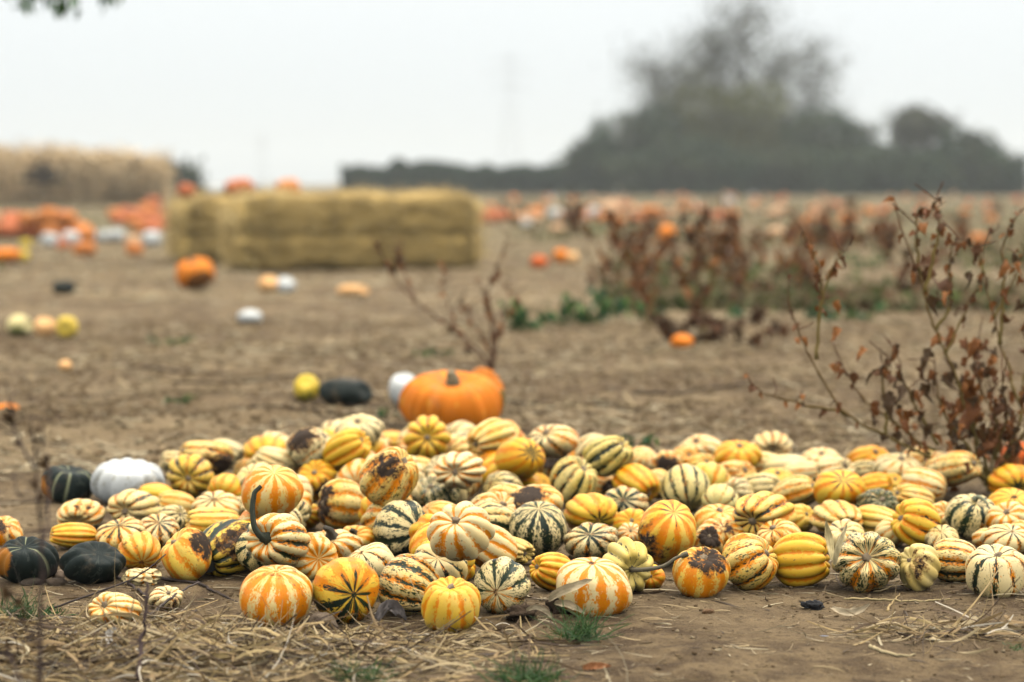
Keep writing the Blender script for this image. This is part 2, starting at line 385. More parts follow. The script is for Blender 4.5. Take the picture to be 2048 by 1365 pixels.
S(545, 985, 126, 110, .15, .8, 'b', 'O', 'big dome-shaped squash with broad orange stripes behind the long green stem', o=.64, star=.2, lob=.04, box=.95, ell=1.05)
S(552, 1026, 68, 48, .2, .4, 's', 'P', 'dull pinkish squash peeking out behind the long green stem', b=.35, o=.4)
S(616, 1032, 54, 54, -.2, .3, 's', 'Y', 'yellow squash wedged left of the soil-smeared upright one', b=.5)
S(682, 1012, 98, 110, -.95, .15, 's', 'M', 'banded squash standing on end, left side caked in brown soil', dirt=(.78, -.8, .1), o=.42, lob=.1, g=0)
S(778, 956, 120, 126, .6, .65, 's', 'M', 'large squash with black soil smeared over its top at the heap centre', dirt=(.66, -.15, .45), o=.4, f=.55, g=0, lob=.09, ell=1.15)
S(702, 938, 68, 58, -.7, .6, 's', 'W', 'green-lined pale squash tucked behind the soil-smeared central one', o=.2)
S(778, 890, 70, 52, .9, .2, 's', 'Y', 'pale yellow-banded squash left of the star-topped crest squash', b=.3, o=.4)
S(855, 879, 96, 96, .02, .15, 's', 'M', 'upright squash at the crest with green star top and golden flanks', b=.45, o=.42, f=.3, g=.1, star=.0, sstar=.4, lob=.13)
S(846, 946, 66, 62, -.8, .5, 's', 'O', 'peach and orange squash below the star-topped crest squash', b=.2, o=.5)
S(804, 1059, 118, 118, .64, .04, 'b', 'GG', 'black-green striped squash, star end turned right, left of big cream squash', lob=.07)
S(868, 994, 104, 82, -.2, .85, 's', 'G', 'white squash spattered black-green behind the big cream squash', g=.42, f=.9)
S(556, 1079, 130, 106, -.45, .12, 's', 'C', 'cream squash carrying a long curved dark green stem', stem='long', gd=(.5, .75, -.3), f=.3, lob=.15, b=.12)
S(668, 1096, 116, 66, -.1, .75, 's', 'C', 'pinkish speckled squash with short grey stem in a hollow near the front', stem='nub', f=.5, lob=.13)
S(714, 1082, 76, 58, -.2, .6, 's', 'Y', 'tan orange squash with a thin dark stem behind the pinkish speckled one', stem='nub', b=.3)
S(736, 1127, 78, 54, .5, .6, 's', 'C', 'cream freckled squash with a short stem above the green-striped front one', stem='nub', f=.7)
S(612, 1132, 54, 44, 0, .4, 's', 'O', 'small orange squash squeezed between two big front row squashes', b=.4)
S(552, 1184, 148, 128, .05, .93, 'b', 'O', 'front row squash with broad orange stripes and grey crusted top', o=.66, b=.25, f=.0, lob=.05, dirt=(.35, .05, 1.), box=.9, ground=1)
S(690, 1173, 138, 134, .42, -.06, 'b', 'O', 'front row squash golden above and dark green below', b=.5, o=.62, f=.3, star=.45, gd=(.75, -.15, -.75), lob=.04, ground=1)
S(819, 1164, 130, 122, .92, -.3, 's', 'G', 'front row cream squash banded black-green with an orange groove', o=.35, g=.42, f=.6, ground=1, lob=.13, ell=1.05)
S(902, 1197, 120, 112, .0, .9, 's', 'Y', 'round yellow-cream squash with orange seams, foremost in the heap', b=.42, o=.34, f=.15, dirt=(.2, .2, 1.), ground=1, lob=.09)
S(912, 1138, 72, 50, 0, .8, 's', 'N', 'orange squash seen only as a strip behind the foremost yellow one', b=.6)
S(922, 873, 56, 54, -.5, .5, 's', 'C', 'pale squash between the crest squash and the large banded one', o=.3)
S(926, 906, 46, 44, .3, -.2, 's', 'W', 'small white-green squash right below the crest', f=.5)
S(983, 874, 104, 76, -.75, -.3, 's', 'C', 'large cream squash with slanting orange bands right of the crest', o=.45, b=.2, lob=.13, ell=1.2)
S(1108, 883, 92, 60, -.5, .6, 's', 'W', 'grey-green and orange squash at the back beside the amber star squash', gd=(.2, -.6, .5), o=.4, lob=.06)
S(1040, 918, 92, 80, .5, .32, 'b', 'N', 'amber squash with small dark green star on its end', b=.75, o=.45, star=.75, lob=.05)
S(919, 942, 108, 76, -.2, -.02, 's', 'C', 'white squash with brown hollow facing us in the middle of the heap', b=-.1, o=.3, g=.08, lob=.16)
S(975, 932, 72, 56, .7, .3, 's', 'O', 'cream and orange squash right of the hollow-faced white one', f=.3, o=.35)
S(1005, 978, 76, 66, -.7, .45, 'b', 'GG', 'dark green squash with cream streaks running from a grey end', g=.55)
S(1068, 970, 70, 46, .6, .4, 'b', 'N', 'yellow orange squash low behind the black-striped dome', b=.6, o=.4)
S(1110, 932, 78, 74, -.2, .5, 's', 'M', 'brown rotting squash left of the slanting green-striped one', dirt=(.85, 0, .5))
S(1147, 964, 96, 104, .55, .75, 's', 'G', 'slanting squash with dark green stripes and orange seams right of centre', b=.2, tone=.25, o=.25, g=.38, f=.45, lob=.14)
S(1216, 913, 102, 84, .7, .62, 's', 'G', 'light green squash with bold dark stripes on the back right shoulder', b=.15, tone=.3, g=.46, f=.5, lob=.14, ell=1.1)
S(1207, 972, 46, 46, .6, 0, 's', 'M', 'small dirty brown-ended squash between striped and orange ones', dirt=(.85, .4, 0), tone=.2)
S(1272, 968, 96, 82, .6, -.5, 's', 'YO', 'orange-gold squash leaning left of the vertical-striped green one', b=.55, o=.6, lob=.06, ell=1.1)
S(1247, 1006, 90, 62, -.08, .3, 'b', 'GG', 'squash with blue-green star and orange patch behind the plain gold one', o=.4, g=.5, star=.4)
S(1183, 1028, 112, 84, .34, -.3, 'b', 'N', 'lobed apricot squash with green blossom star low on its right', b=.5, o=.4, star=.7, lob=.14)
S(1262, 1048, 66, 58, 0, .3, 's', 'N', 'plain apricot squash left of the tall golden one', b=.5, o=.3, lob=.04)
S(1070, 1006, 114, 72, -.3, .8, 'b', 'O', 'squash with brown corky top directly behind the black-striped dome', dirt=(.75, -.4, .6), o=.4)
S(1076, 1058, 116, 110, -.03, .82, 'b', 'GG', 'dome-shaped cream squash with black-green vertical stripes near the centre', g=.55, lob=.05, f=.7, box=.95)
S(988, 1032, 112, 100, .5, .7, 's', 'C', 'cream freckled squash behind the right shoulder of the big cream one', f=.55, b=.0)
S(922, 1063, 138, 120, -.2, .55, 's', 'C', 'big pale cream squash with fine orange seams at the heap centre', b=.0, o=.33, f=.15, lob=.12)
S(1020, 1100, 92, 56, .8, -.2, 's', 'W', 'knobbly yellow-cream squash above the black star squash', b=.25, f=.5, lob=.18)
S(1005, 1167, 114, 118, -.18, -.1, 'b', 'GG', 'front squash facing us with a black-green star on cream', gd=(0, 0, 0), od=(.55, .1, -.8), g=.55, lob=.06, ground=1)
S(1105, 1144, 94, 80, -.8, .3, 's', 'O', 'orange-gold squash behind the left of the peach-striped front one', b=.5, o=.55, f=.15)
S(1181, 1084, 112, 66, -.1, .55, 'b', 'GG', 'squash with grey-green star crown and peach flank above the front row', o=.4, g=.4, star=.5, b=.1)
S(1188, 1168, 152, 118, .05, .95, 'b', 'O', 'broad front squash with peach skin and wide orange stripes, dry husk before it', o=.5, b=.02, f=.25, lob=.06, ground=1)
S(1253, 1132, 108, 116, .3, -.1, 's', 'W', 'pale lemon knobbly squash with a long dry stem reaching right', b=.3, o=0, f=.1, tone=.3, lob=.2, stem='dry')
S(1334, 1066, 118, 132, .18, .72, 'b', 'YO', 'tall golden squash with black pocks on its lower left side', b=.5, o=.62, star=.35, dirt=(.55, -.75, -.35), lob=.03, ell=1.15, box=.9)
S(1260, 1068, 48, 42, 0, .4, 's', 'C', 'small cream and orange striped squash left under the tall golden one', o=.5)
S(1300, 1150, 62, 54, 0, .2, 's', 'N', 'shadowed orange squash under the tall golden one', b=.6, ground=1)
S(1404, 1142, 116, 104, .05, .85, 's', 'O', 'yellow front squash with orange stripes and black soil on top', b=.4, o=.52, dirt=(.72, .25, .72), ground=1, lob=.07)
S(1500, 1119, 114, 118, .78, .5, 's', 'M', 'slanting cream squash with orange bands and green flecks in the front row', o=.45, f=.55, g=.1, gd=(.15, .6, 0), ground=1, lob=.1)
S(1417, 1083, 56, 60, 0, .5, 's', 'M', 'soil-covered squash behind the yellow soil-topped one', dirt=(1.1, 0, .4))
S(1436, 1040, 98, 62, .1, .85, 's', 'O', 'orange striped squash right of the tall golden one', b=.3, o=.55)
S(1441, 1072, 92, 60, .1, .55, 'b', 'O', 'squash with brown star crown below the orange striped one', dirt=(.45, .1, .6), star=.4)
S(1371, 976, 98, 98, .1, -.78, 'b', 'G', 'upright light green squash with four bold dark vertical stripes', b=.1, tone=.25, g=.4, f=.35, lob=.07)
S(1420, 965, 76, 76, -.2, -.6, 'b', 'Y', 'yellow-green squash right behind the vertical-striped green one', tone=.4, b=.4, o=.2, g=.1)
S(1440, 1003, 68, 66, -.3, -.4, 'b', 'W', 'pale lime squash right of the vertical-striped green one', tone=.4, o=.1)
S(1530, 1030, 130, 84, -.62, -.25, 's', 'M', 'wide lobed squash with orange bands and green-rayed left end', b=.35, o=.45, f=.25, sstar=.4, lob=.14)
S(1600, 1036, 58, 52, .5, .4, 's', 'Y', 'small yellow squash between the wide lobed one and the hollow-faced one', b=.4, o=.2)
S(1673, 1037, 108, 70, .25, -.3, 's', 'M', 'cream squash with dark stem hollow and orange upper bands, right side', o=.4, f=.5, g=.15, lob=.15)
S(1560, 1076, 86, 70, -.5, .7, 's', 'O', 'green-capped orange squash behind the yellow horizontally banded one', g=.2, gd=(.2, -.3, .8), o=.5)
S(1602, 1114, 120, 114, .96, .1, 's', 'Y', 'bright yellow front squash with horizontal orange seams', b=.6, o=.33, f=.08, lob=.15, ground=1, roll=.16)
S(1592, 985, 86, 66, .85, .4, 's', 'M', 'cream squash with an orange band left of the golden star-topped one', o=.4, f=.5, b=.25)
S(1679, 982, 106, 84, .06, .6, 'b', 'Y', 'round golden squash with small green star on top, right of heap middle', b=.5, o=.5, star=.5, lob=.05)
S(1524, 976, 74, 56, .8, .2, 's', 'W', 'white squash crossed by one dark line in the right half', g=.26, o=.0, f=.4)
S(1474, 983, 64, 52, -.5, .2, 's', 'W', 'green-flecked white squash left of the one crossed by a dark line', f=.6, o=.1)
S(1470, 951, 80, 54, .6, .4, 's', 'M', 'white squash with vivid orange patches and brown spot', o=.55, f=.4, dirt=(.4, -.5, .2))
S(1332, 932, 64, 58, -.1, -.1, 'b', 'M', 'dirty speckled squash behind the orange-gold leaning one', dirt=(.75, 0, 0), f=.6)
S(1286, 918, 54, 46, .2, .7, 'b', 'O', 'pale orange-topped squash at the back right of the striped shoulder', o=.4)
S(1404, 901, 84, 58, -.4, .6, 's', 'C', 'white squash with pink and green tints on the back right rim', o=.3, f=.3)
S(1370, 918, 56, 46, .3, .4, 's', 'Y', 'yellow-cream squash in front of the pink-tinted rim squash', b=.3)
S(1476, 911, 98, 60, .1, .8, 's', 'YO', 'wide amber ribbed squash on the back rim', b=.65, o=.5, lob=.08)
S(1543, 893, 76, 56, -.02, -.35, 's', 'W', 'scalloped white squash with green hollow standing highest on the right rim', o=.25, lob=.18, g=.2)
S(1518, 929, 84, 48, .9, .1, 's', 'P', 'pale orange-tipped squash below the scalloped rim squash', o=.3)
S(1573, 936, 88, 50, .95, .15, 's', 'P', 'smooth ivory squash right below the scalloped rim squash', b=.05, o=.0, f=.0, lob=.05)
S(1604, 946, 76, 46, .9, .2, 's', 'P', 'plain ivory squash in front of another ivory one', b=.1, o=.05, f=0)
S(1643, 922, 76, 48, -.1, .7, 's', 'C', 'ivory squash with an orange stripe on the right rim', o=.3, f=0)
S(1318, 968, 48, 56, .8, 0, 's', 'P', 'cream sliver of squash left of the vertical-striped green one')
S(1408, 934, 66, 50, .2, .6, 's', 'Y', 'two-lobed yellow squash behind the vertical-striped green one', b=.35, o=.3, lob=.15)
S(1553, 964, 72, 44, 0, .7, 's', 'P', 'peach squash with a tiny dark tip in the right half', b=.35, o=.3)
S(1738, 921, 80, 54, .3, .6, 's', 'N', 'orange squash under the hanging reddish seed head', b=.75, o=.5)
S(1798, 938, 92, 58, .1, .85, 's', 'W', 'pale squash with two thin dark vertical lines below the weed', g=.2, f=.3, b=.1)
S(1728, 946, 62, 48, .8, .2, 's', 'G', 'dark green and white squash behind the golden star-topped one', g=.5)
S(1668, 946, 84, 50, .6, .5, 's', 'W', 'pale green-flecked squash behind the golden star-topped one', o=.1, f=.5)
S(1846, 971, 94, 72, .9, -.2, 'b', 'O', 'orange and cream squash with a green-flecked right end', o=.5, gd=(.3, .8, -.4), f=.3)
S(1908, 938, 114, 74, .8, .3, 's', 'M', 'green-flecked squash half behind the base of the dead weed', o=.4, f=.6, ell=1.2)
S(1750, 975, 70, 56, .9, .2, 's', 'YO', 'orange-banded squash right of the golden star-topped one', o=.5, b=.5)
S(1786, 970, 54, 44, .1, .6, 's', 'P', 'small pale apricot squash behind the orange-banded one', b=.4, o=.3)
S(1757, 1010, 78, 62, .1, .4, 's', 'G', 'white squash peppered with black below the orange-banded one', g=.3, f=1.0)
S(1823, 1000, 94, 64, -.8, .4, 's', 'M', 'cream squash with one orange band above the yellow upright one', o=.35, f=.35, b=.25)
S(1831, 1048, 88, 94, -.9, .35, 's', 'Y', 'yellow upright squash with orange and green seams near the right', b=.5, o=.4, f=.2, gd=(.2, .85, -.1), lob=.15, ell=.95)
S(1752, 1040, 82, 56, .9, -.1, 's', 'Y', 'plain yellow squash right of the hollow-faced cream one', b=.4, o=.15)
S(1942, 1034, 108, 92, .15, .88, 's', 'GG', 'white squash with jagged black-green stripes and curled stem tip at the right', o=.0, od=(.55, .5, -.75), g=.5, lob=.1, stem='curl')
S(1884, 1036, 62, 62, .3, .5, 's', 'O', 'cream and orange squash left of the jagged black-striped one', o=.4, b=.25)
S(2020, 967, 84, 72, .2, -.3, 'b', 'N', 'orange squash with black-green star at the right edge', b=.7, o=.55, star=.7, gd=(.25, .6, -.6), lob=.1)
S(2024, 1012, 92, 66, 0, .7, 'b', 'N', 'orange striped squash under the star one at the right edge', b=.5, o=.55, star=.3, lob=.05)
S(2018, 1043, 88, 74, -.3, .6, 's', 'C', 'cream squash freckled orange right of the jagged black-striped one', o=.5, b=.15)
S(2012, 1080, 90, 60, .1, .7, 'b', 'O', 'squash with grey-green star above the red-spotted front one', star=.5, g=.2, o=.4)
S(1733, 1116, 140, 126, -.15, .3, 's', 'W', 'large pale front squash with green flecks and tan stem hollow', b=.05, od=(.4, .15, -.4), o=.08, g=.2, f=.72, lob=.15, ground=1, stem='scar')
S(1838, 1128, 84, 98, -.7, .5, 's', 'P', 'tan scabbed squash leaning in the front row at the right', b=.2, o=0, tone=.15, dirt=(.5, -.2, .25), lob=.16, ground=1)
S(1908, 1119, 96, 92, .95, -.1, 's', 'G', 'front squash with black-green bands and orange seam, right side', o=.4, g=.42, f=.55, ground=1, b=.2)
S(1996, 1136, 130, 108, -.1, .9, 's', 'G', 'pale front squash with green stripes and a red-brown spot, right corner', b=.02, o=.02, g=.33, f=.35, lob=.1, dirt=(.25, .3, .8), ground=1)
S(1782, 1066, 60, 54, .3, .6, 's', 'C', 'pale peach squash right behind the large green-flecked front one', o=.3)
S(1975, 1080, 56, 44, .4, .4, 's', 'C', 'small cream squash below the jagged black-striped one', o=.45)
S(1884, 1078, 62, 52, -.2, .7, 'b', 'G', 'grey-green squash behind the black-green banded front one', g=.3)
S(1690, 1072, 76, 62, -.3, .7, 's', 'W', 'whitish squash behind the left of the large green-flecked front one', g=.25)
S(2042, 1075, 60, 64, .5, .4, 's', 'O', 'orange and cream squash cut by the right edge above the front row', o=.5)

# ---- depths: rest on the ground where the photo shows it, otherwise nest into the heap without overlaps
n = len(CAT)
for e in CAT:
    if not e.get('ground') and e['w'] < 94: e['w'] *= 1.10; e['h'] *= 1.08          # partly hidden ones are larger than what shows
    e['dg'] = float(gdepth(e['v'] + e['h'] / 2, -.006))
LIFTED = {(1334, 1066), (1831, 1048), (1942, 1034), (1253, 1132)}
lo = np.array([.885 if (520 < e['u'] < 1260 and e['v'] < 1125) or (e['u'], e['v']) in LIFTED else .955 for e in CAT])
d = np.array([e['dg'] if e.get('ground') else float(np.clip(FPX * .128 / e['w'], e['dg'] * lo[i], e['dg'])) for i, e in enumerate(CAT)])
VB = np.array([e['v'] + e['h'] * .5 for e in CAT])
d0 = d.copy(); dg = np.array([e['dg'] for e in CAT])
U = np.array([[e['u'], e['v']] for e in CAT]); RP = np.array([.5 * math.sqrt(e['w'] * e['h']) for e in CAT]) * .92
fixed = np.array([bool(e.get('ground')) for e in CAT])
for it in range(400):
    P = np.array([at(U[i, 0], U[i, 1], d[i]) for i in range(n)]); r = RP * d / FPX
    D = np.linalg.norm(P[:, None] - P[None], axis=2); ov = (r[:, None] + r[None]) - D
    np.fill_diagonal(ov, 0); mv = np.zeros(n)
    for i, j in zip(*np.where(ov > 0)):
        if i < j:
            a, b2 = (i, j) if VB[i] > VB[j] else (j, i)                # the one standing lower in the picture is nearer
            s_ = min(ov[i, j] * .35, .02)
            mv[a] -= s_; mv[b2] += s_
    d = d + np.where(fixed, 0, mv) * .5 + (d0 - d) * .02
    d = np.where(fixed, dg, np.clip(d, dg * (lo - .025), dg))

def squash(e, depth_, seed, name='squash', parts=True, pos=None, Rm=None):
    k = dict(PRE[e['rec']]); k.update({q: e[q] for q in 'bogf' if q in e})
    A = pole_dir(e['px'], e['py'])
    ax = A @ RIGHT; ay = A @ UP
    r_ = np.random.default_rng(seed)
    w2, h2 = (e['w'] / 2) ** 2, (e['h'] / 2) ** 2
    ratio = e.get('ell')
    if ratio is None:
        ratio = r_.uniform(.84, 1.0)
        if abs(ax * ax - ay * ay) > .35:
            R2 = (w2 * ay * ay - h2 * ax * ax) / (ay * ay - ax * ax) if abs(ay) > .2 or abs(ax) > .2 else w2
            L2 = (w2 - R2 * (1 - ax * ax)) / max(ax * ax, 1e-3) if abs(ax) > abs(ay) else (h2 - R2 * (1 - ay * ay)) / max(ay * ay, 1e-3)
            if R2 > 0 and L2 > 0: ratio = float(np.clip(math.sqrt(L2 / R2), .72, 1.3))
    Rp = math.sqrt(w2 / ((1 - ax * ax) + ratio ** 2 * ax * ax))
    R = Rp * depth_ / FPX; L = R * ratio
    lobes = e.get('lobes', int(r_.choice([9, 10, 10, 10, 11])))
    lob = e.get('lob', r_.uniform(.06, .12))
    big = e['w'] > 85
    co, F, f = gourd(name, R / (1 - lob * .15), L, lobes, lob, 8 if big else 6, 34 if big else 22, taper=r_.uniform(-.04, .17), dimple=.16 + lob, blossom=r_.uniform(.0, .06),
                     boxy=e.get('box', r_.uniform(.72, .86)), lump=r_.uniform(.03, .075), seed=seed, twist=r_.uniform(-.06, .06))
    # orientation
    z_ = Vector(A if e['pole'] == 's' else -A)
    q = z_.to_track_quat('Z', 'Y') @ Quaternion((0, 0, 1), e.get('roll', r_.uniform(0, 6.28)))
    M = np.array(q.to_matrix())
    WN = f['N'] @ M.T                                                  # vertex directions in the world
    W = co @ M.T                                                       # fit the fruit to its measured width, height and centre
    for ax_, px_ in ((RIGHT, e['w']), (UP, e['h'])):
        c_ = W @ ax_; ext = c_.max() - c_.min(); k_ = np.clip(px_ * depth_ / FPX / ext, .66, 1.25)
        W = W + np.outer((k_ - 1) * (c_ - (c_.max() + c_.min()) / 2) - (c_.max() + c_.min()) / 2, ax_)
    c_ = W @ FWD; W = W - np.outer(np.full(len(W), (c_.max() + c_.min()) / 2), FWD)
    pos = at(e['u'], e['v'], depth_) if pos is None else np.array(pos)
    if e.get('ground'):
        low = W[:, 2].min() + pos[2]; pos = pos + np.array([0, 0, float(terrain(pos[0], pos[1])) - .006 - low])
    co = W @ M
    def toward(dx, dy):
        dd = RIGHT * dx + UP * dy; m_ = min(1, math.hypot(dx, dy)); dd = dd - FWD * math.sqrt(max(0, 1 - m_ * m_)); dd /= np.linalg.norm(dd)
        return WN @ dd
    gi = f['gi']; nlob = lobes
    go = np.clip(k['o'] + .19 * (k['o'] > 0) + r_.uniform(-.24, .16, nlob)[gi] * (k['o'] > 0), 0, 1.2)
    ggv = np.clip(k['g'] + .07 * (k['g'] > .2) + (r_.uniform(-.26, .16, nlob)[gi]) * (k['g'] > 0), 0, 1.2)
    bl = np.clip(-f['z'], 0, 1); sb = f['s']
    if e.get('star'): ggv = ggv + e['star'] * np.exp(-(sb / .40) ** 2) * (f['z'] < 0) * 1.3; go = go - e['star'] * .3 * np.exp(-(sb / .3) ** 2) * (f['z'] < 0)
    if e.get('sstar'): ggv = ggv + e['sstar'] * np.exp(-(sb / .65) ** 2) * (f['z'] > 0)
    if 'gd' in e and e['gd'][0]: ggv = ggv + e['gd'][0] * np.clip((toward(*e['gd'][1:]) - .35) * 2.2, 0, 1)
    if 'od' in e:
        ggv = ggv * (1 - np.clip((toward(*e['od'][1:]) - .45) * 2.5, 0, .9)); go = go + e['od'][0] * np.clip((toward(*e['od'][1:]) - .45) * 2.5, 0, 1)
    dirtv = np.full(len(co), -.1)
    if 'dirt' in e: dirtv = np.maximum(dirtv, e['dirt'][0] * np.clip((toward(*e['dirt'][1:]) - .45) * 2.4, -.2, 1.25))
    dirtv = np.maximum(dirtv, .62 * np.exp(-(sb / .10) ** 2))                              # corky blossom / stem scars
    dirtv = np.maximum(dirtv, .42 * np.clip((-WN[:, 2] - .72) * 4, 0, 1))                    # soil where it touches the ground
    pa = np.zeros((len(co), 4), np.float32); pa[:, 0] = k['b'] * .85 + .06 + r_.uniform(-.08, .08); pa[:, 1] = k['f']; pa[:, 2] = e.get('tone', 0); pa[:, 3] = 1
    me = np_mesh(name, co, F, True, dict(groove=f['groove'], go=go, gg=ggv, dirt=dirtv, mer=f['mer'], pa=pa))
    o = link(name, me, SKIN)
    o.matrix_world = Matrix.Translation(Vector(pos)) @ q.to_matrix().to_4x4()
    # stem (child)
    kind = e.get('stem')
    if parts and (kind or e['pole'] == 's'):
        topz = float(co[f['s'] < .12][:, 2].max()) if e['pole'] == 's' else L * .7
        def local(vec): return np.array(vec) @ M                         # world offset -> local
        T1, T2 = (0.30, 0.22, 0.13), (0.16, 0.11, 0.06)
        if kind == 'long':
            w_pts = [np.array([0, 0, topz * .9]), np.array([0, 0, topz + R * .18])]
            tip = [local(RIGHT * dx * R + UP * dy * R - FWD * dz * R) for dx, dy, dz in ((-.62, .42, .86), (-.70, .95, .80), (-.64, 1.45, .72), (-.45, 1.68, .68))]
            pts = smooth_path(w_pts + tip, 24); rad = np.linspace(.105, .055, len(pts)) * R; rad[:3] *= 1.4; T1, T2 = (0.035, 0.045, 0.02), (0.012, 0.015, 0.01)
        elif kind == 'dry':
            w_pts = [np.array([0, 0, topz * .8]), np.array([0, 0, topz + R * .25])]
            tip = [local(RIGHT * dx * R + UP * dy * R - FWD * dz * R) for dx, dy, dz in ((.9, -.02, .95), (1.35, .1, 1.0), (1.75, .36, .95), (2.2, .52, .9))]
            pts = smooth_path(w_pts + tip, 28); rad = np.linspace(.085, .05, len(pts)) * R; rad[-3:] *= 1.7; T1, T2 = (0.16, 0.13, 0.07), (0.06, 0.05, 0.03)
        elif kind == 'curl':
            a_ = np.linspace(0, 2.6, 14)
            pts = np.stack([.34 * R * (1 - np.cos(a_)) - .1 * R, .1 * R * a_, topz + R * (.05 + .22 * np.sin(a_))], 1); rad = np.linspace(.07, .035, 14) * R; T1, T2 = (.3, .3, .18), (.12, .13, .07)
        elif kind == 'nub':
            pts = smooth_path([[0, 0, topz * .85], [0, 0, topz + .15 * R], [.04 * R, .02 * R, topz + .34 * R], [.16 * R, .06 * R, topz + .52 * R]], 9); rad = np.linspace(.14, .085, len(pts)) * R; T1, T2 = (.10, .085, .06), (.04, .035, .025)
        elif kind == 'stub':
            pts = smooth_path([[0, 0, topz * .85], [0, 0, topz + .22 * R], [.03 * R, 0, topz + .38 * R]], 7); rad = np.array(np.linspace(.16, .12, len(pts))) * R; T1, T2 = (.12, .12, .10), (.04, .045, .03)
        else:
            pts = smooth_path([[0, 0, topz * .82], [.01 * R, 0, topz + .01 * R], [.02 * R, .01 * R, topz + .045 * R]], 5); rad = np.array(np.linspace(.11, .085, len(pts))) * R
        co2, F2 = tube(pts, rad * np.linspace(1.0, 1.0, len(pts)) * (1 + .8 * np.exp(-np.arange(len(pts)) / 2.0)), 10, .2, .1, seed)
        so = link('stem', np_mesh('stem', co2, F2, True, dict(tint=const(len(co2), T1), tint2=const(len(co2), T2))), STEM, o)
    return o

HEAP = 'striped squashes piled in the heap'
for i, e in enumerate(CAT):
    o = squash(e, d[i], 100 + i * 13)
    tag(o, e['label'], 'squash', HEAP)

# squashes buried under the visible layer, so that the heap is a heap
P = np.array([at(U[i, 0], U[i, 1], d[i]) for i in range(n)]); r = RP * d / FPX
inner = []; rr_ = np.random.default_rng(3)
for zc in (.056, .10, .15):
    for yy in np.arange(4.5, 7.1, .125):
        for xx in np.arange(-1.15, 1.5, .125):
            c0 = np.array([xx + rr_.uniform(-.02, .02), yy + rr_.uniform(-.02, .02), zc]); rf = rr_.uniform(.052, .062)
            if np.any(np.linalg.norm(P - c0, axis=1) < (r + rf) * .73): continue
            if any(np.linalg.norm(q[0] - c0) < (q[1] + rf) * .9 for q in inner): continue
            rel = c0 - CAM; dd = rel @ FWD; uu = 1024 + (rel @ RIGHT) / dd * FPX; vv = 682.5 - (rel @ UP) / dd * FPX; rp = rf / dd * FPX
            ok = 0
            for k in range(16):
                q = 2 * math.pi * k / 16; su, sv = uu + .95 * rp * math.cos(q), vv + .95 * rp * math.sin(q)
                for i, e in enumerate(CAT):
                    if d[i] < dd and ((su - e['u']) / (e['w'] / 2)) ** 2 + ((sv - e['v']) / (e['h'] / 2)) ** 2 < .95: ok += 1; break
            if ok < (11 if zc < .06 else 13):
                # squashes that only show in the gaps between the others, inside the outline of the heap
                cols = [e for e in CAT if abs(e['u'] - uu) < e['w'] * .55 + 10]
                if zc > .06 or ok < 3 or not cols or xx < -.2: continue
                if any(d[i] > dd and math.hypot(e['u'] - uu, e['v'] - vv) < (e['w'] / 2 + rp) * .88 for i, e in enumerate(CAT)): continue
                if vv - rp < min(e['v'] - e['h'] / 2 for e in cols) + 6 or vv + rp > max(e['v'] + e['h'] / 2 for e in cols) - 30: continue
            if zc > .1 and not any(np.hypot(q[0][0] - c0[0], q[0][1] - c0[1]) < .09 for q in inner): continue
            inner.append((c0, rf, ok))
for j, (c0, rf, ok) in enumerate(inner):
    rel = c0 - CAM; dd = rel @ FWD
    e = dict(u=0, v=0, w=2 * rf / dd * FPX, h=1.8 * rf / dd * FPX, px=rr_.uniform(-.8, .8), py=rr_.uniform(-.3, .9), pole=str(rr_.choice(['s', 'b'])), rec=str(rr_.choice(['O', 'O', 'M', 'G', 'W', 'YO', 'Y'])))
    o = squash(e, dd, 5000 + j, parts=False, pos=c0)
    tag(o, 'squash buried low in the heap and hidden by the ones above' if ok > 12 else 'squash showing only as a sliver in a gap between others in the heap', 'squash', 'squashes buried inside the heap')

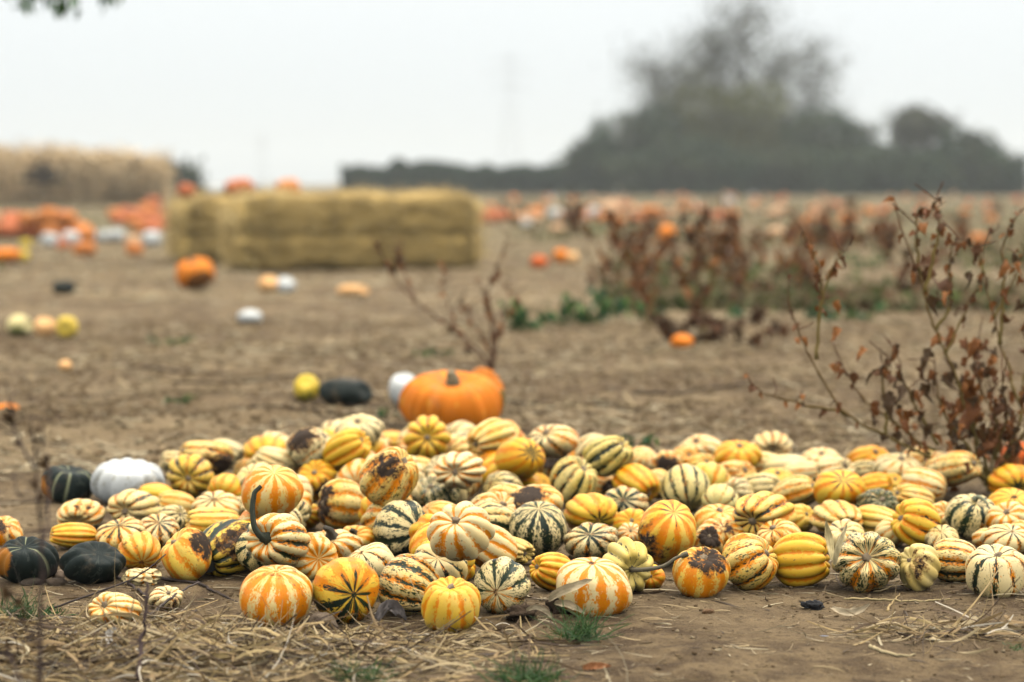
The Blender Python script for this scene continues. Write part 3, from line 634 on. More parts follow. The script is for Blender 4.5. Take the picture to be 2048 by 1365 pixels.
# ------------------------------------------------------------------ plain pumpkins and dark squashes
ORANGE = ((0.74, 0.20, 0.012), (0.80, 0.30, 0.03), (0.30, 0.14, 0.05))
PALEO = ((0.78, 0.42, 0.16), (0.80, 0.55, 0.30), (0.40, 0.28, 0.16))
WHITE = ((0.60, 0.605, 0.575), (0.44, 0.43, 0.37), (0.34, 0.29, 0.20))
BLACK = ((0.010, 0.016, 0.014), (0.036, 0.044, 0.036), (0.42, 0.15, 0.012))
YELLOW = ((0.72, 0.50, 0.05), (0.76, 0.58, 0.16), (0.16, 0.17, 0.03))
LEMON = ((0.70, 0.60, 0.30), (0.72, 0.55, 0.14), (0.10, 0.13, 0.03))
RED = ((0.66, 0.12, 0.02), (0.74, 0.22, 0.04), (0.25, 0.12, 0.05))
def pumpkin(u, vb, w_, h_, colr, label, axis=(0, 1), depth=.09, lobes=14, name='pumpkin', dirt=None, lines=0, d_=None, z0=None, stem=1, group=None, seed=0, cat='pumpkin', hi=True, dimple=.22, buried=.004, boxy=.74):
    """a plain gourd whose foot is at photo row vb (or at height z0 and distance d_)"""
    d_ = float(gdepth(vb, 0)) if d_ is None else d_
    foot = at(u, vb, d_)
    if z0 is None: z0 = float(terrain(foot[0], foot[1])) - buried
    m = d_ / FPX; A = pole_dir(*axis); q = Vector(A).to_track_quat('Z', 'Y'); M = np.array(q.to_matrix())
    co, F, f = gourd(name, .5, .42, lobes, depth, 7 if hi else 4, 30 if hi else 14, taper=.02, dimple=dimple, blossom=.03, boxy=boxy, lump=.04, seed=seed)
    W = co @ M.T
    for ax_, px_ in ((RIGHT, w_), (UP, h_)):
        c_ = W @ ax_; k_ = px_ * m / (c_.max() - c_.min()); W = W + np.outer((k_ - 1) * c_, ax_)
    c_ = W @ FWD; k_ = (w_ + h_) / 2 * m / (c_.max() - c_.min()); W = W + np.outer((k_ - 1) * c_, FWD)
    WN = f['N'] @ M.T
    W = W - np.array([(W[:, 0].max() + W[:, 0].min()) / 2, (W[:, 1].max() + W[:, 1].min()) / 2, W[:, 2].min()])
    dv = np.full(len(co), -.2)
    if dirt is not None:
        dd = RIGHT * dirt[1] + UP * dirt[2] - FWD * math.sqrt(max(0, 1 - min(1, dirt[1] ** 2 + dirt[2] ** 2))); dd /= np.linalg.norm(dd)
        dv = dirt[0] * np.clip((WN @ dd - .45) * 2.2, -.4, 1.2)
    nn_ = len(co); t1, t2 = const(nn_, colr[0]), const(nn_, colr[1])
    if lines:
        r_ = np.random.default_rng(seed); pick = r_.random(lobes)[f['gi']] < .6
        lw = ((f['groove'] > .82) & pick & (f['s'] > .1)).astype(float)[:, None] * lines
        t1[:, :3] = t1[:, :3] * (1 - lw) + lw * np.array((.35, .36, .20)); t2[:, :3] = t2[:, :3] * (1 - lw) + lw * np.array((.35, .36, .20))
    me = np_mesh(name, W @ M, F, True, dict(groove=f['groove'], mer=f['mer'], dirt=dv, tint=t1, tint2=t2, tint3=const(nn_, colr[2])))
    o = link(name, me, PUMP); o.matrix_world = Matrix.Translation((foot[0], foot[1], z0)) @ q.to_matrix().to_4x4()
    if stem:
        tip = W[f['s'] < .12]; tip = tip[(tip @ A) > np.median(W @ A)].mean(0); rs = w_ * m * .055
        side = RIGHT * random.uniform(-1, 1) + UP * .3
        pts = smooth_path([tip - A * rs, tip + A * rs * .8, tip + A * rs * 1.5 + side * rs * .5, tip + A * rs * 2.0 + side * rs * 1.2], 10)
        c2, F2 = tube(pts @ M, np.linspace(1.35, .7, len(pts)) * rs, 10, .13, .05, seed)
        link('stem', np_mesh('stem', c2, F2, True, dict(tint=const(len(c2), (.34, .26, .14)), tint2=const(len(c2), (.14, .11, .055)))), STEM, o)
    return tag(o, label, cat, group)

DARK = 'dark green squashes on the soil'
pumpkin(56, 1160, 124, 94, BLACK, 'dark green squash with pale lines and orange patch at the left edge', (-.05, .85), .10, 11, 'dark_squash', (.8, -.85, 0), .8, seed=21, stem=0, cat='squash', group=DARK)
pumpkin(186, 1163, 134, 88, BLACK, 'near black squash lying in front of the heap at the left', (.35, .7), .08, 10, 'dark_squash', None, 0, seed=25, cat='squash', group=DARK, stem=0, dimple=.2, boxy=.55)
pumpkin(136, 1001, 112, 77, BLACK, 'dark green squash with an orange side left of the white pumpkin', (.2, .95), .09, 11, 'dark_squash', (.8, -.9, -.3), .9, seed=23, stem=0, boxy=.6, cat='squash', group=DARK)
pumpkin(257, 1004, 146, 96, WHITE, 'large white pumpkin with a muddy right side at the heap edge', (.12, .9), .12, 11, 'white_pumpkin', (.75, .75, -.35), seed=36, stem=0, dimple=.45, boxy=.66)
pumpkin(901, 872, 208, 134, ORANGE, 'big orange pumpkin standing right behind the heap', (.05, .90), .04, 20, 'pumpkin', (.38, .1, .85), seed=41, dimple=.3)
pumpkin(970, 836, 82, 112, ((.60, .17, .012), (.66, .25, .03), (.10, .11, .03)), 'orange pumpkin with a green side peeking out behind the big one', (.6, .7), .16, 12, 'pumpkin', (.9, .9, -.3), seed=42, stem=0)
pumpkin(808, 806, 60, 68, WHITE, 'white pumpkin half hidden left of the big orange pumpkin', (0, .9), .06, 12, 'white_pumpkin', seed=43, stem=0)
pumpkin(691, 808, 108, 58, BLACK, 'dark green squash lying in the middle distance beside a yellow one', (.9, .2), .03, 10, 'dark_squash', seed=44, cat='squash', stem=0, group=DARK)
pumpkin(613, 803, 52, 56, YELLOW, 'yellow squash touching the dark green one in the middle distance', (0, .6), .09, 10, 'squash', (.6, 0, -.6), seed=45, cat='squash', stem=0)
pumpkin(391, 580, 78, 66, (ORANGE[0], ORANGE[1], (.05, .035, .015)), 'orange pumpkin with a dark patch low on its side beside the bales', (-.2, .9), .06, 16, 'pumpkin', (1.2, .42, -.62), seed=46)
pumpkin(539, 585, 46, 38, PALEO, 'peach squash lying against an ivory one in front of the bales', (.2, .7), .08, 10, 'squash', seed=47, cat='squash', stem=0)
pumpkin(570, 585, 42, 36, WHITE, 'ivory squash lying against a peach one in front of the bales', (.2, .7), .05, 10, 'squash', seed=48, cat='squash', stem=0)
pumpkin(500, 645, 50, 30, WHITE, 'small white squash alone on bare soil before the bales', (.1, .8), .05, 10, 'squash', (.7, 0, -.9), seed=49, cat='squash', stem=0)
pumpkin(128, 591, 46, 30, BLACK, 'small dark squash alone on bare soil at the left', (0, .9), .05, 10, 'dark_squash', None, seed=50, cat='squash', group=DARK)
pumpkin(40, 672, 52, 44, LEMON, 'pale squash with a green underside, leftmost of three in a row', (.9, .1), .06, 10, 'squash', (.9, 0, -.7), seed=51, cat='squash', stem=0, group='three squashes in a row')
pumpkin(90, 674, 46, 44, PALEO, 'cream squash in the middle of three in a row', (.1, .8), .06, 10, 'squash', seed=52, cat='squash', stem=0, group='three squashes in a row')
pumpkin(134, 677, 44, 46, YELLOW, 'yellow squash, rightmost of three in a row', (-.1, -.1), .07, 10, 'squash', seed=53, cat='squash', stem=0, group='three squashes in a row')
pumpkin(131, 741, 28, 24, PALEO, 'tiny cream squash lying alone in the left middle distance', (.1, .8), .05, 8, 'squash', seed=54, cat='squash', stem=0)
pumpkin(14, 838, 62, 24, ORANGE, 'flattened orange squash behind the blurred stalk at the left edge', (.9, .2), .06, 10, 'squash', seed=55, cat='squash', stem=0)
pumpkin(706, 592, 66, 26, PALEO, 'broken peach squash lying flat right of the bale front', (.9, .2), .10, 10, 'squash', seed=56, cat='squash', stem=0)
pumpkin(1364, 698, 48, 32, ORANGE, 'small orange pumpkin below the brown weeds', (.2, .8), .07, 12, 'pumpkin', seed=57, stem=0)
pumpkin(1078, 535, 36, 28, RED, 'red-orange pumpkin right of the bale in the field', (0, .9), .07, 12, 'pumpkin', seed=58, stem=0)
pumpkin(1122, 526, 32, 32, ORANGE, 'orange pumpkin touching a pale one right of the bale', (0, .9), .07, 12, 'pumpkin', seed=59, stem=0)
pumpkin(1145, 528, 26, 28, PALEO, 'pale pumpkin touching an orange one right of the bale', (0, .9), .07, 12, 'pumpkin', seed=60, stem=0)
pumpkin(1334, 482, 34, 36, ORANGE, 'orange pumpkin left of the tallest brown weeds', (0, .9), .07, 12, 'pumpkin', seed=61, stem=0)
pumpkin(12, 526, 62, 30, ORANGE, 'orange pumpkin on the left edge in front of the pumpkin heap', (0, .9), .07, 12, 'pumpkin', seed=62, stem=0)
pumpkin(48, 524, 24, 24, YELLOW, 'yellow squash touching the orange pumpkin on the left edge', (0, .9), .07, 10, 'squash', seed=63, cat='squash', stem=0)
pumpkin(2034, 940, 62, 66, RED, 'red-orange pumpkin at the right edge behind the dead weed', (0, .9), .09, 12, 'pumpkin', seed=64, stem=0)

# rotten chunk lying before the dark squash
co, F, f = gourd('rotten_squash', .5, .5, 8, .2, 7, 22, lump=.2, boxy=.55, seed=77)
co = co + .05 * np.sin(co[:, [1, 2, 0]] * 23) + .03 * np.sin(co[:, [2, 0, 1]] * 51)
p0 = ground(284, 1167); m = gdepth(1167) / FPX
co = co * np.array([76, 60, 34]) * m; co[:, 2] -= co[:, 2].min()
o = link('rotten_squash', np_mesh('rotten_squash', co, F, True, dict(groove=f['groove'], go=np.full(len(co), .25), gg=np.zeros(len(co)), dirt=np.full(len(co), .22), mer=f['mer'], pa=const(len(co), (-.2, .1, 0)))), SKIN)
o.location = (p0[0], p0[1], float(terrain(p0[0], p0[1])) - .006); o.rotation_euler = (0, .05, .1)
tag(o, 'pale crumbling rotten squash chunk before the scabbed yellow squash', 'squash')

# ---- far pumpkins: shared low meshes
FARM = []
def far_mesh(colr, seed):
    co, F, f = gourd('far_pumpkin', .5, .42, 12, .08, 4, 12, taper=.02, dimple=.2, boxy=.74, lump=.05, seed=seed)
    co[:, 2] -= co[:, 2].min(); n_ = len(co)
    me = np_mesh('pumpkin', co, F, True, dict(groove=f['groove'], mer=f['mer'], dirt=np.full(n_, -.1), tint=const(n_, colr[0]), tint2=const(n_, colr[1]), tint3=const(n_, colr[2])))
    me.materials.append(PUMP); return me
FM = {k: [far_mesh(c_, 300 + i * 7 + j) for j in range(2)] for i, (k, c_) in enumerate(dict(o=((.62, .20, .045), (.66, .28, .08), (.3, .16, .08)), r=((.56, .15, .055), (.62, .24, .10), (.3, .15, .08)), p=((.62, .36, .19), (.64, .45, .28), (.4, .28, .16)), w=WHITE, y=YELLOW).items())}  # orange and peach tints paler: distance haze painted into the colour
def far(x, y, size, k, label, group=None, z=None, flat=1.0):
    o = bpy.data.objects.new({'w': 'white_pumpkin'}.get(k, 'pumpkin'), random.choice(FM[k])); col.objects.link(o)
    o.location = (x, y, float(terrain(x, y)) - .01 if z is None else z); o.scale = (size, size, size * flat * random.uniform(.85, 1.0)); o.rotation_euler = (random.uniform(-.2, .2), random.uniform(-.2, .2), random.uniform(0, 6.28))
    return tag(o, label, 'pumpkin', group)
def far_px(u, vb, w_, k, label, group=None, **kw):
    p_ = ground(u, vb); return far(p_[0], p_[1], w_ * gdepth(vb) / FPX, k, label, group, **kw)

# ------------------------------------------------------------------ straw bales
def ribbons(base, direc, length, width, colors, rng, curl=.5, seg=4, upn=None, flat=False):
    """many straw blades: base (n,3), direction (n,3), length, width (n,)"""
    n_ = len(base); s_ = np.linspace(0, 1, seg + 1)
    direc = direc / (np.linalg.norm(direc, axis=1)[:, None] + 1e-9)
    side = np.cross(direc, np.tile([0, 0, 1.0], (n_, 1)) + rng.normal(0, .35, (n_, 3))); side /= np.linalg.norm(side, axis=1)[:, None] + 1e-9
    nor = np.cross(side, direc)
    b1 = rng.normal(0, curl, n_); b2 = rng.normal(0, curl * (.35 if flat else .8), n_)
    tw = rng.normal(0, 1.2, n_)
    co = np.zeros((n_, seg + 1, 3, 3))
    for i, q in enumerate(s_):
        c = base + direc * (length * q)[:, None] + side * (length * b1 * (q * q - .3 * q))[:, None] + nor * (length * b2 * q * (q - .7))[:, None]
        wd = width * (1 - .55 * q ** 3) * .5
        a = tw * q; sd = side * np.cos(a)[:, None] + nor * np.sin(a)[:, None]; nn_ = nor * np.cos(a)[:, None] - side * np.sin(a)[:, None]
        co[:, i, 0] = c - sd * wd[:, None]; co[:, i, 1] = c + nn_ * (wd * .45)[:, None]; co[:, i, 2] = c + sd * wd[:, None]
    ids = np.arange(n_ * (seg + 1) * 3).reshape(n_, seg + 1, 3)
    F = np.concatenate([np.stack([ids[:, :-1, k], ids[:, :-1, k + 1], ids[:, 1:, k + 1], ids[:, 1:, k]], -1).reshape(-1, 4) for k in (0, 1)])
    tint = np.ones((n_, (seg + 1) * 3, 4), np.float32); tint[:, :, :3] = colors[:, None, :]
    return co.reshape(-1, 3), F, tint.reshape(-1, 4)
SC = np.array([(.45, .34, .18), (.36, .26, .13), (.52, .43, .27), (.27, .19, .10), (.40, .33, .20), (.17, .12, .075)])
def straw_cols(rng, n_, pal=SC, pr=None):
    return pal[rng.choice(len(pal), n_, p=pr)] * rng.uniform(.75, 1.15, (n_, 1))

HAY = vc_mat('bale_straw', .8, .2, .35, 45)
def bale(cx, cy, rz, lx, ly, lz, label, seed, z0=-.01):
    r_ = np.random.default_rng(seed); root = empty('straw_bale', (cx, cy, z0)); root.rotation_euler = (0, 0, rz)
    k = 44; a = np.linspace(-1, 1, k); faces = []; cos_ = []; off = 0
    for axis in range(3):
        for sgn in (-1, 1):
            A_, B_ = np.meshgrid(a, a); C_ = np.full_like(A_, sgn)
            p_ = [None] * 3; p_[axis] = C_; p_[(axis + 1) % 3] = A_; p_[(axis + 2) % 3] = B_
            P_ = np.stack(p_, -1).reshape(-1, 3)
            cos_.append(P_); ids = np.arange(k * k).reshape(k, k) + off
            f_ = np.stack([ids[:-1, :-1], ids[:-1, 1:], ids[1:, 1:], ids[1:, :-1]], -1).reshape(-1, 4)
            faces.append(f_ if sgn > 0 else f_[:, ::-1]); off += k * k
    P_ = np.concatenate(cos_); ln = np.power((np.abs(P_) ** 9).sum(1), 1 / 9)[:, None]; P_ = P_ / ln
    half = np.array([lx, ly, lz]) / 2
    Q = P_ * half
    band = -.03 * np.exp(-((Q[:, 2] + .02) / .035) ** 2) + .018 * np.cos(Q[:, 0] / lx * 2 * np.pi * 3) + .012 * vnoise(Q[:, 0] * 3 + Q[:, 1] * 5, Q[:, 2] * 3, .18, seed) + .012 * vnoise(Q[:, 0] + 4 * Q[:, 1], Q[:, 2], .05, seed + 1)
    Q = Q + P_ * band[:, None]; Q[:, 2] += lz / 2
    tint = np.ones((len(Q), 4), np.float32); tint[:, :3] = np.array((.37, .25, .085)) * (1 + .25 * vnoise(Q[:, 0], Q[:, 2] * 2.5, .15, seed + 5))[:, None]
    tint[:, :3] *= (1 + .95 * (np.abs(P_[:, 0]) > .93) + .35 * (P_[:, 2] > .93))[:, None]                # lit look of the cut ends and top painted into the straw colour
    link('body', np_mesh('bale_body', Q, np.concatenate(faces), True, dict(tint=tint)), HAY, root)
    n_ = 5200; pick = r_.integers(0, len(Q), n_); nr = P_[pick] / np.linalg.norm(P_[pick], axis=1)[:, None]
    dr = r_.normal(0, 1, (n_, 3)); dr = dr - nr * (dr * nr).sum(1)[:, None]; dr = dr * np.array([1, 1, .7]) + nr * r_.uniform(.0, .35, n_)[:, None]
    pal = np.array([(.48, .35, .14), (.40, .28, .11), (.56, .43, .20), (.29, .20, .075)])
    c_, f_, t_ = ribbons(Q[pick] + nr * .004, dr, r_.uniform(.05, .2, n_), r_.uniform(.004, .009, n_), straw_cols(r_, n_, pal) * (1 + .75 * (np.abs(P_[pick, 0]) > .93) + .3 * (P_[pick, 2] > .93))[:, None], r_, .3, 3)  # straws on the ends and top carry the same painted light
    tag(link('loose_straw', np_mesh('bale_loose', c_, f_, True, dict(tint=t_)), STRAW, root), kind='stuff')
    for i, x in enumerate(np.linspace(-.36, .36, 4) * lx):                 # twine round the bale
        pr = half[1] + .012, lz / 2 + .012
        ring = [(x, pr[0] * math.copysign(abs(math.cos(q)) ** .15, math.cos(q)), lz / 2 + pr[1] * math.copysign(abs(math.sin(q)) ** .15, math.sin(q))) for q in np.linspace(0, 2 * math.pi, 49)]
        c2, F2 = tube(ring, np.full(49, .004), 5); link('twine', np_mesh('twine', c2, F2, True, dict(tint=const(len(c2), (.30, .24, .12)))), BARK, root)
    return tag(root, label, 'straw bale', 'straw bales in the field')
BY = gdepth(543)
xa, xb = at(432, 500, BY)[0], at(946, 500, BY)[0]
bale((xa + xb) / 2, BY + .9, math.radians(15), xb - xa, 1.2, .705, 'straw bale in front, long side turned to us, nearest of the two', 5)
xc = at(334, 500, BY + 2.6)[0]
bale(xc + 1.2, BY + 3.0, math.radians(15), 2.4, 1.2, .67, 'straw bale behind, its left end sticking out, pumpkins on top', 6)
bd = BY + 2.5
for u, w_, k, lb in ((372, 36, 'r', 'small red-orange pumpkin at the left end on the straw bale'), (436, 38, 'w', 'ivory pumpkin on the bale left of the big pinkish one'), (482, 56, 'r', 'big pinkish orange pumpkin in the middle on the straw bale'), (529, 38, 'w', 'white pumpkin on the bale right of the big pinkish one'), (579, 52, 'o', 'orange pumpkin at the right end of the row on the bale')):
    x = at(u, 385, bd)[0]; far(x, bd, w_ * bd / FPX, k, lb, 'pumpkins on the straw bales', z=.655)

# heap of pumpkins at the far left, the pale row before it, and the field beyond
r_ = np.random.default_rng(12); nh = 0
for layer, (nrow, zz) in enumerate(((4, 0), (2, .17))):
    for row in range(nrow):
        yy = 35.2 + row * .42 + layer * .25
        for xx in np.arange(at(-90, 470, yy)[0], at(195 - layer * 55, 470, yy)[0], .27):
            if r_.random() < .08: continue
            far(xx + r_.uniform(-.06, .06), yy + r_.uniform(-.08, .08), r_.uniform(.20, .34), str(r_.choice(['o', 'o', 'r', 'p'], p=[.4, .3, .25, .05])), 'pumpkin among many in the long orange heap at the far left', 'pumpkins heaped at the far left', z=zz + r_.uniform(-.02, .02))
for u, vb, w_, k, lb in ((98, 493, 38, 'w', 'white pumpkin at the left end of the pale row'), (142, 491, 36, 'w', 'white pumpkin second from the left in the pale row'), (127, 497, 28, 'r', 'pinkish pumpkin between two white ones in the pale row'),
                         (171, 513, 46, 'o', 'orange pumpkin standing foremost in the pale row'), (170, 488, 42, 'o', 'orange pumpkin behind the foremost one of the pale row'), (208, 486, 34, 'w', 'white pumpkin in the middle of the pale row'), (234, 486, 34, 'w', 'whitish pumpkin just left of the peach pair'),
                         (266, 494, 34, 'p', 'pale peach pumpkin behind a small orange one'), (267, 511, 36, 'o', 'low orange pumpkin in front of the peach one'), (303, 492, 40, 'w', 'white pumpkin at the right end of the pale row beside the bale'), (52, 493, 24, 'y', 'small dark yellow squash at the foot of the far left heap')):
    far_px(u, vb, w_, k, lb, 'row of pale pumpkins left of the bales')
for i, (u, vb, w_) in enumerate(((230, 438, 30), (252, 434, 32), (276, 440, 34), (300, 436, 36), (318, 440, 34), (240, 450, 32), (268, 455, 34), (296, 456, 36), (318, 458, 34), (285, 466, 32), (308, 468, 34), (306, 420, 32), (288, 424, 30))):
    far_px(u, vb, w_, 'r' if i % 3 else 'o', 'orange pumpkin in the cluster just left of the straw bales', 'cluster left of the bales')
r_ = np.random.default_rng(20)
for i in range(120):
    v = 388 + 62 * r_.random() ** 1.5; u = r_.uniform(945, 2075)
    dd = gdepth(v); k = str(r_.choice(['o', 'r', 'p', 'w'], p=[.36, .16, .42, .06]))
    where = 'between the bale and the brown weeds' if u < 1150 else 'beyond the brown weeds' if u < 1500 else 'left of the dead weed' if u < 1750 else 'beyond the dead weed at the right'
    far_px(u, v, r_.uniform(.22, .38) / dd * FPX, k, {'o': 'orange', 'r': 'red-orange', 'p': 'pale peach', 'w': 'white'}[k] + ' pumpkin lying far off ' + where, 'pumpkins scattered over the far field')
for u, vb, w_, k, lb in ((1071, 436, 34, 'o', 'orange pumpkin above a pale one, right of the bale'), (1052, 452, 22, 'w', 'pale grey pumpkin in the field right of the bale'), (1112, 468, 32, 'p', 'pale pumpkin left of the first brown weed'), (1300, 440, 44, 'o', 'large orange pumpkin between the brown weeds'), (1218, 436, 44, 'p', 'peach pumpkin behind the brown weeds'),
                         (1696, 452, 40, 'o', 'large orange pumpkin behind the left stems of the dead weed'), (1743, 476, 30, 'p', 'peach pumpkin between the dead weed stems'), (1956, 490, 34, 'o', 'orange pumpkin seen through the right of the dead weed'), (1550, 478, 34, 'p', 'peach pumpkin left of the dead weed in the field'), (1450, 500, 26, 'w', 'white pumpkin in the brown weeds'), (978, 446, 40, 'r', 'reddish pumpkin right behind the bale end')):
    far_px(u, vb, w_, k, lb, 'pumpkins in the nearer right field')

# ------------------------------------------------------------------ leaves, weeds
def leaf_mesh(seed, colr, crumple=.35, wid=.45, curl=1.2, name='leaf'):
    """a dry or green leaf, unit length along +x from the stalk"""
    r_ = np.random.default_rng(seed); nu, nv = 9, 5
    s_, t_ = np.meshgrid(np.linspace(0, 1, nu), np.linspace(-1, 1, nv), indexing='ij')
    wd = wid * np.sin(np.pi * s_ ** .8) ** .75 * (1 + .18 * np.sin(s_ * 26 + t_ * 2))
    a = curl * (s_ ** 1.3); x = np.where(abs(curl) > .05, np.sin(a) / max(curl, .05), s_); z = -(1 - np.cos(a)) / max(curl, .05)
    y = t_ * wd * .5; fold = np.abs(t_) * wd * .5 * r_.uniform(.2, .9)
    z = z + fold + crumple * .12 * (np.sin(s_ * 9 + r_.uniform(0, 6) + t_ * 3) + np.sin(t_ * 5 + s_ * 6 + r_.uniform(0, 6))) * np.clip(s_ * 3, 0, 1)
    y = y * (1 - .35 * crumple * np.sin(s_ * 5 + r_.uniform(0, 6)) ** 2)
    ids = np.arange(nu * nv).reshape(nu, nv)
    F = np.stack([ids[:-1, :-1], ids[1:, :-1], ids[1:, 1:], ids[:-1, 1:]], -1).reshape(-1, 4)
    tint = const(nu * nv, colr); tint[:, :3] *= (1 + .35 * (r_.random(nu * nv) - .5))[:, None]
    me = np_mesh(name, np.stack([x, y, z], -1).reshape(-1, 3), F, True, dict(tint=tint)); me.materials.append(LEAF); return me
BROWN = [leaf_mesh(i, c_, .9, w2_, cu) for i, (c_, w2_, cu) in enumerate((((.17, .062, .018), .7, .9), ((.24, .088, .022), .62, 1.3), ((.11, .045, .015), .75, .7), ((.30, .115, .03), .6, 1.1), ((.075, .042, .018), .8, 1.6)))]
GREEN = [leaf_mesh(40 + i, c_, .35, .5, cu) for i, (c_, cu) in enumerate((((.05, .12, .03), .7), ((.08, .17, .03), 1.1), ((.03, .085, .035), .5)))]
def put_leaf(meshes, p_, size, parent, rng, droop=.6, name='leaf'):
    o = bpy.data.objects.new(name, meshes[int(rng.integers(len(meshes)))]); col.objects.link(o); o.parent = parent
    az = rng.uniform(0, 6.28); tilt = rng.normal(droop, .5)
    dirv = Vector((math.cos(az) * math.cos(tilt), math.sin(az) * math.cos(tilt), -math.sin(tilt)))
    q = dirv.to_track_quat('X', 'Z') @ Quaternion((1, 0, 0), rng.uniform(-.8, .8))
    o.matrix_local = Matrix.Translation(Vector(p_)) @ q.to_matrix().to_4x4() @ Matrix.Diagonal((size, size * rng.uniform(.8, 1.2), size, 1))
    return o
def weed(label, base, stems, leaves, seed, rad=.0045, col_lo=(.17, .12, .03), col_hi=(.10, .045, .022), leafset=BROWN, twigs=2, group=None, name='dead_weed'):
    """stems: list of world polylines; leaves: list of (world point, size)"""
    r_ = np.random.default_rng(seed); base = np.array(base, float); root = empty(name, base)
    for pl in stems:
        pts = smooth_path(np.array(pl) - base, 5 * len(pl)); n_ = len(pts)
        r0 = rad * (1 if len(pl) > 4 else .65)
        knots = 1 + .35 * (np.arange(n_) % 5 == 0)
        co, F = tube(pts + r_.normal(0, rad * .35, pts.shape), np.linspace(r0, r0 * .3, n_) * knots, 6, 0, .1, seed)
        f_ = np.repeat(np.linspace(0, 1, n_) ** 1.2, 6)[:, None]; tint = np.ones((len(co), 4), np.float32); tint[:, :3] = np.array(col_lo) * (1 - f_) + np.array(col_hi) * f_
        st_ = link('stem', np_mesh('weed_stem', co, F, True, dict(tint=tint)), BARK, root)
        for k in range(twigs):                                            # side twigs with seed heads
            i = int(r_.integers(n_ // 3, n_)); dr = r_.normal(0, 1, 3) * np.array([1, .6, .6]) + np.array([0, 0, .9]); dr /= np.linalg.norm(dr); ln = r_.uniform(.03, .09)
            tw = smooth_path([pts[i], pts[i] + dr * ln * .5 + r_.normal(0, .006, 3), pts[i] + dr * ln + r_.normal(0, .012, 3)], 8)
            rr = np.linspace(rad * .4, rad * .2, len(tw)); rr[4:] *= 1 + .9 * r_.random(len(tw) - 4)
            c2, F2 = tube(tw, rr, 5); link('twig', np_mesh('weed_twig', c2, F2, True, dict(tint=const(len(c2), col_hi))), BARK, root)
    for p_, sz in leaves: put_leaf(leafset, np.array(p_) - base, sz, root, r_)
    return tag(root, label, 'weed', group)

# dead weed at the right, stems traced from the photograph and spread in depth
def zz(x, y): return 1480 + x / 2.132, 360 + y / 2.132
WD = 6.25
STM = [[(1060, 1330), (1040, 1270), (800, 1180), (620, 1090), (455, 1000), (340, 830), (260, 670), (210, 520), (210, 400)], [(455, 1000), (420, 990), (260, 955), (90, 905), (20, 820)], [(325, 760), (340, 560), (350, 450), (300, 280), (250, 190)], [(340, 560), (390, 380), (470, 280)],
       [(1060, 1320), (1030, 1220), (800, 1140), (640, 1020), (520, 930), (450, 820), (400, 780)], [(620, 1090), (625, 980), (610, 850), (640, 770), (665, 690)], [(840, 1130), (780, 1010), (740, 950), (690, 830), (670, 720)],
       [(1065, 1320), (1040, 1180), (990, 1060), (940, 900), (880, 740), (825, 620), (790, 500), (770, 420), (720, 300), (680, 180), (660, 90)], [(775, 440), (760, 340), (750, 230), (760, 130), (800, 125)], [(790, 480), (830, 300), (850, 180), (830, 110), (860, 75)], [(840, 640), (895, 540), (895, 440), (900, 300), (930, 250)],
       [(1075, 1325), (1130, 1180), (1200, 1010), (1165, 890), (1150, 800), (1110, 700), (1080, 570), (1040, 400), (1040, 290), (1070, 200)], [(1110, 700), (1120, 560), (1125, 400), (1125, 260), (1200, 120)], [(1040, 400), (1010, 300), (965, 260)], [(1085, 590), (1150, 460), (1180, 380), (1190, 300)], [(1190, 960), (1215, 820), (1230, 700), (1220, 500)],
       [(1080, 1320), (1240, 1200), (1120, 1070), (1060, 960), (1010, 830), (1015, 700)], [(880, 740), (960, 560), (1030, 430)], [(1060, 1300), (960, 1120), (870, 1000), (840, 880), (830, 760)], [(1050, 1300), (1090, 1100), (1080, 960), (1060, 850)], [(1070, 1310), (1150, 1150), (1220, 1080), (1290, 960), (1260, 800)], [(1040, 1270), (900, 1210), (760, 1130), (690, 1000), (655, 930)],
       [(1065, 1320), (1010, 1150), (1000, 1000), (1030, 900), (1010, 780)], [(1065, 1320), (1100, 1150), (1140, 1000), (1120, 880), (1140, 760)], [(1065, 1320), (950, 1180), (900, 1060), (910, 940)], [(1070, 1310), (1180, 1120), (1240, 1000), (1200, 880)], [(1060, 1310), (1120, 1200), (1170, 1100), (1180, 1000)]]
r_ = np.random.default_rng(31); stems = []
for pl in STM:
    od = r_.normal(0, .12); k = len(pl)
    stems.append([at(*zz(x, y), WD + (od * (i / (k - 1)) if pl[0][1] > 1250 else od * .3)) for i, (x, y) in enumerate(pl)])
LV = [(350, 430, 70), (320, 580, 55), (400, 540, 55), (405, 650, 60), (350, 360, 40), (730, 170, 35), (790, 210, 60), (810, 300, 45), (800, 380, 70), (815, 400, 60), (725, 410, 55), (845, 480, 100), (850, 540, 80), (900, 510, 70), (955, 430, 60), (835, 115, 40), (905, 260, 50), (875, 220, 40), (1130, 370, 80), (1145, 490, 60), (1150, 620, 60), (880, 670, 100), (870, 710, 80), (830, 790, 90), (900, 650, 60), (1015, 715, 80), (605, 870, 80), (545, 750, 60), (490, 840, 50), (450, 840, 45), (650, 920, 90), (665, 970, 90), (690, 1000, 60), (610, 950, 70), (815, 910, 80), (780, 815, 55), (760, 920, 55), (985, 930, 130), (975, 990, 120), (1000, 880, 80), (1060, 880, 80), (900, 860, 70), (890, 810, 60), (960, 1110, 80), (680, 730, 50), (1190, 370, 50), (1200, 550, 50), (1190, 760, 70), (250, 640, 40), (205, 580, 35), (240, 690, 35), (265, 930, 35), (780, 1080, 60), (720, 1010, 60), (1100, 1000, 70), (1120, 1110, 80), (1050, 1090, 70), (1150, 1060, 70), (1180, 1150, 60), (1040, 1150, 70), (1010, 1010, 80), (590, 970, 60), (640, 850, 50), (570, 840, 40), (1210, 450, 50), (1090, 540, 40), (410, 800, 40), (1230, 900, 60), (1100, 1180, 60), (1160, 1190, 60)]
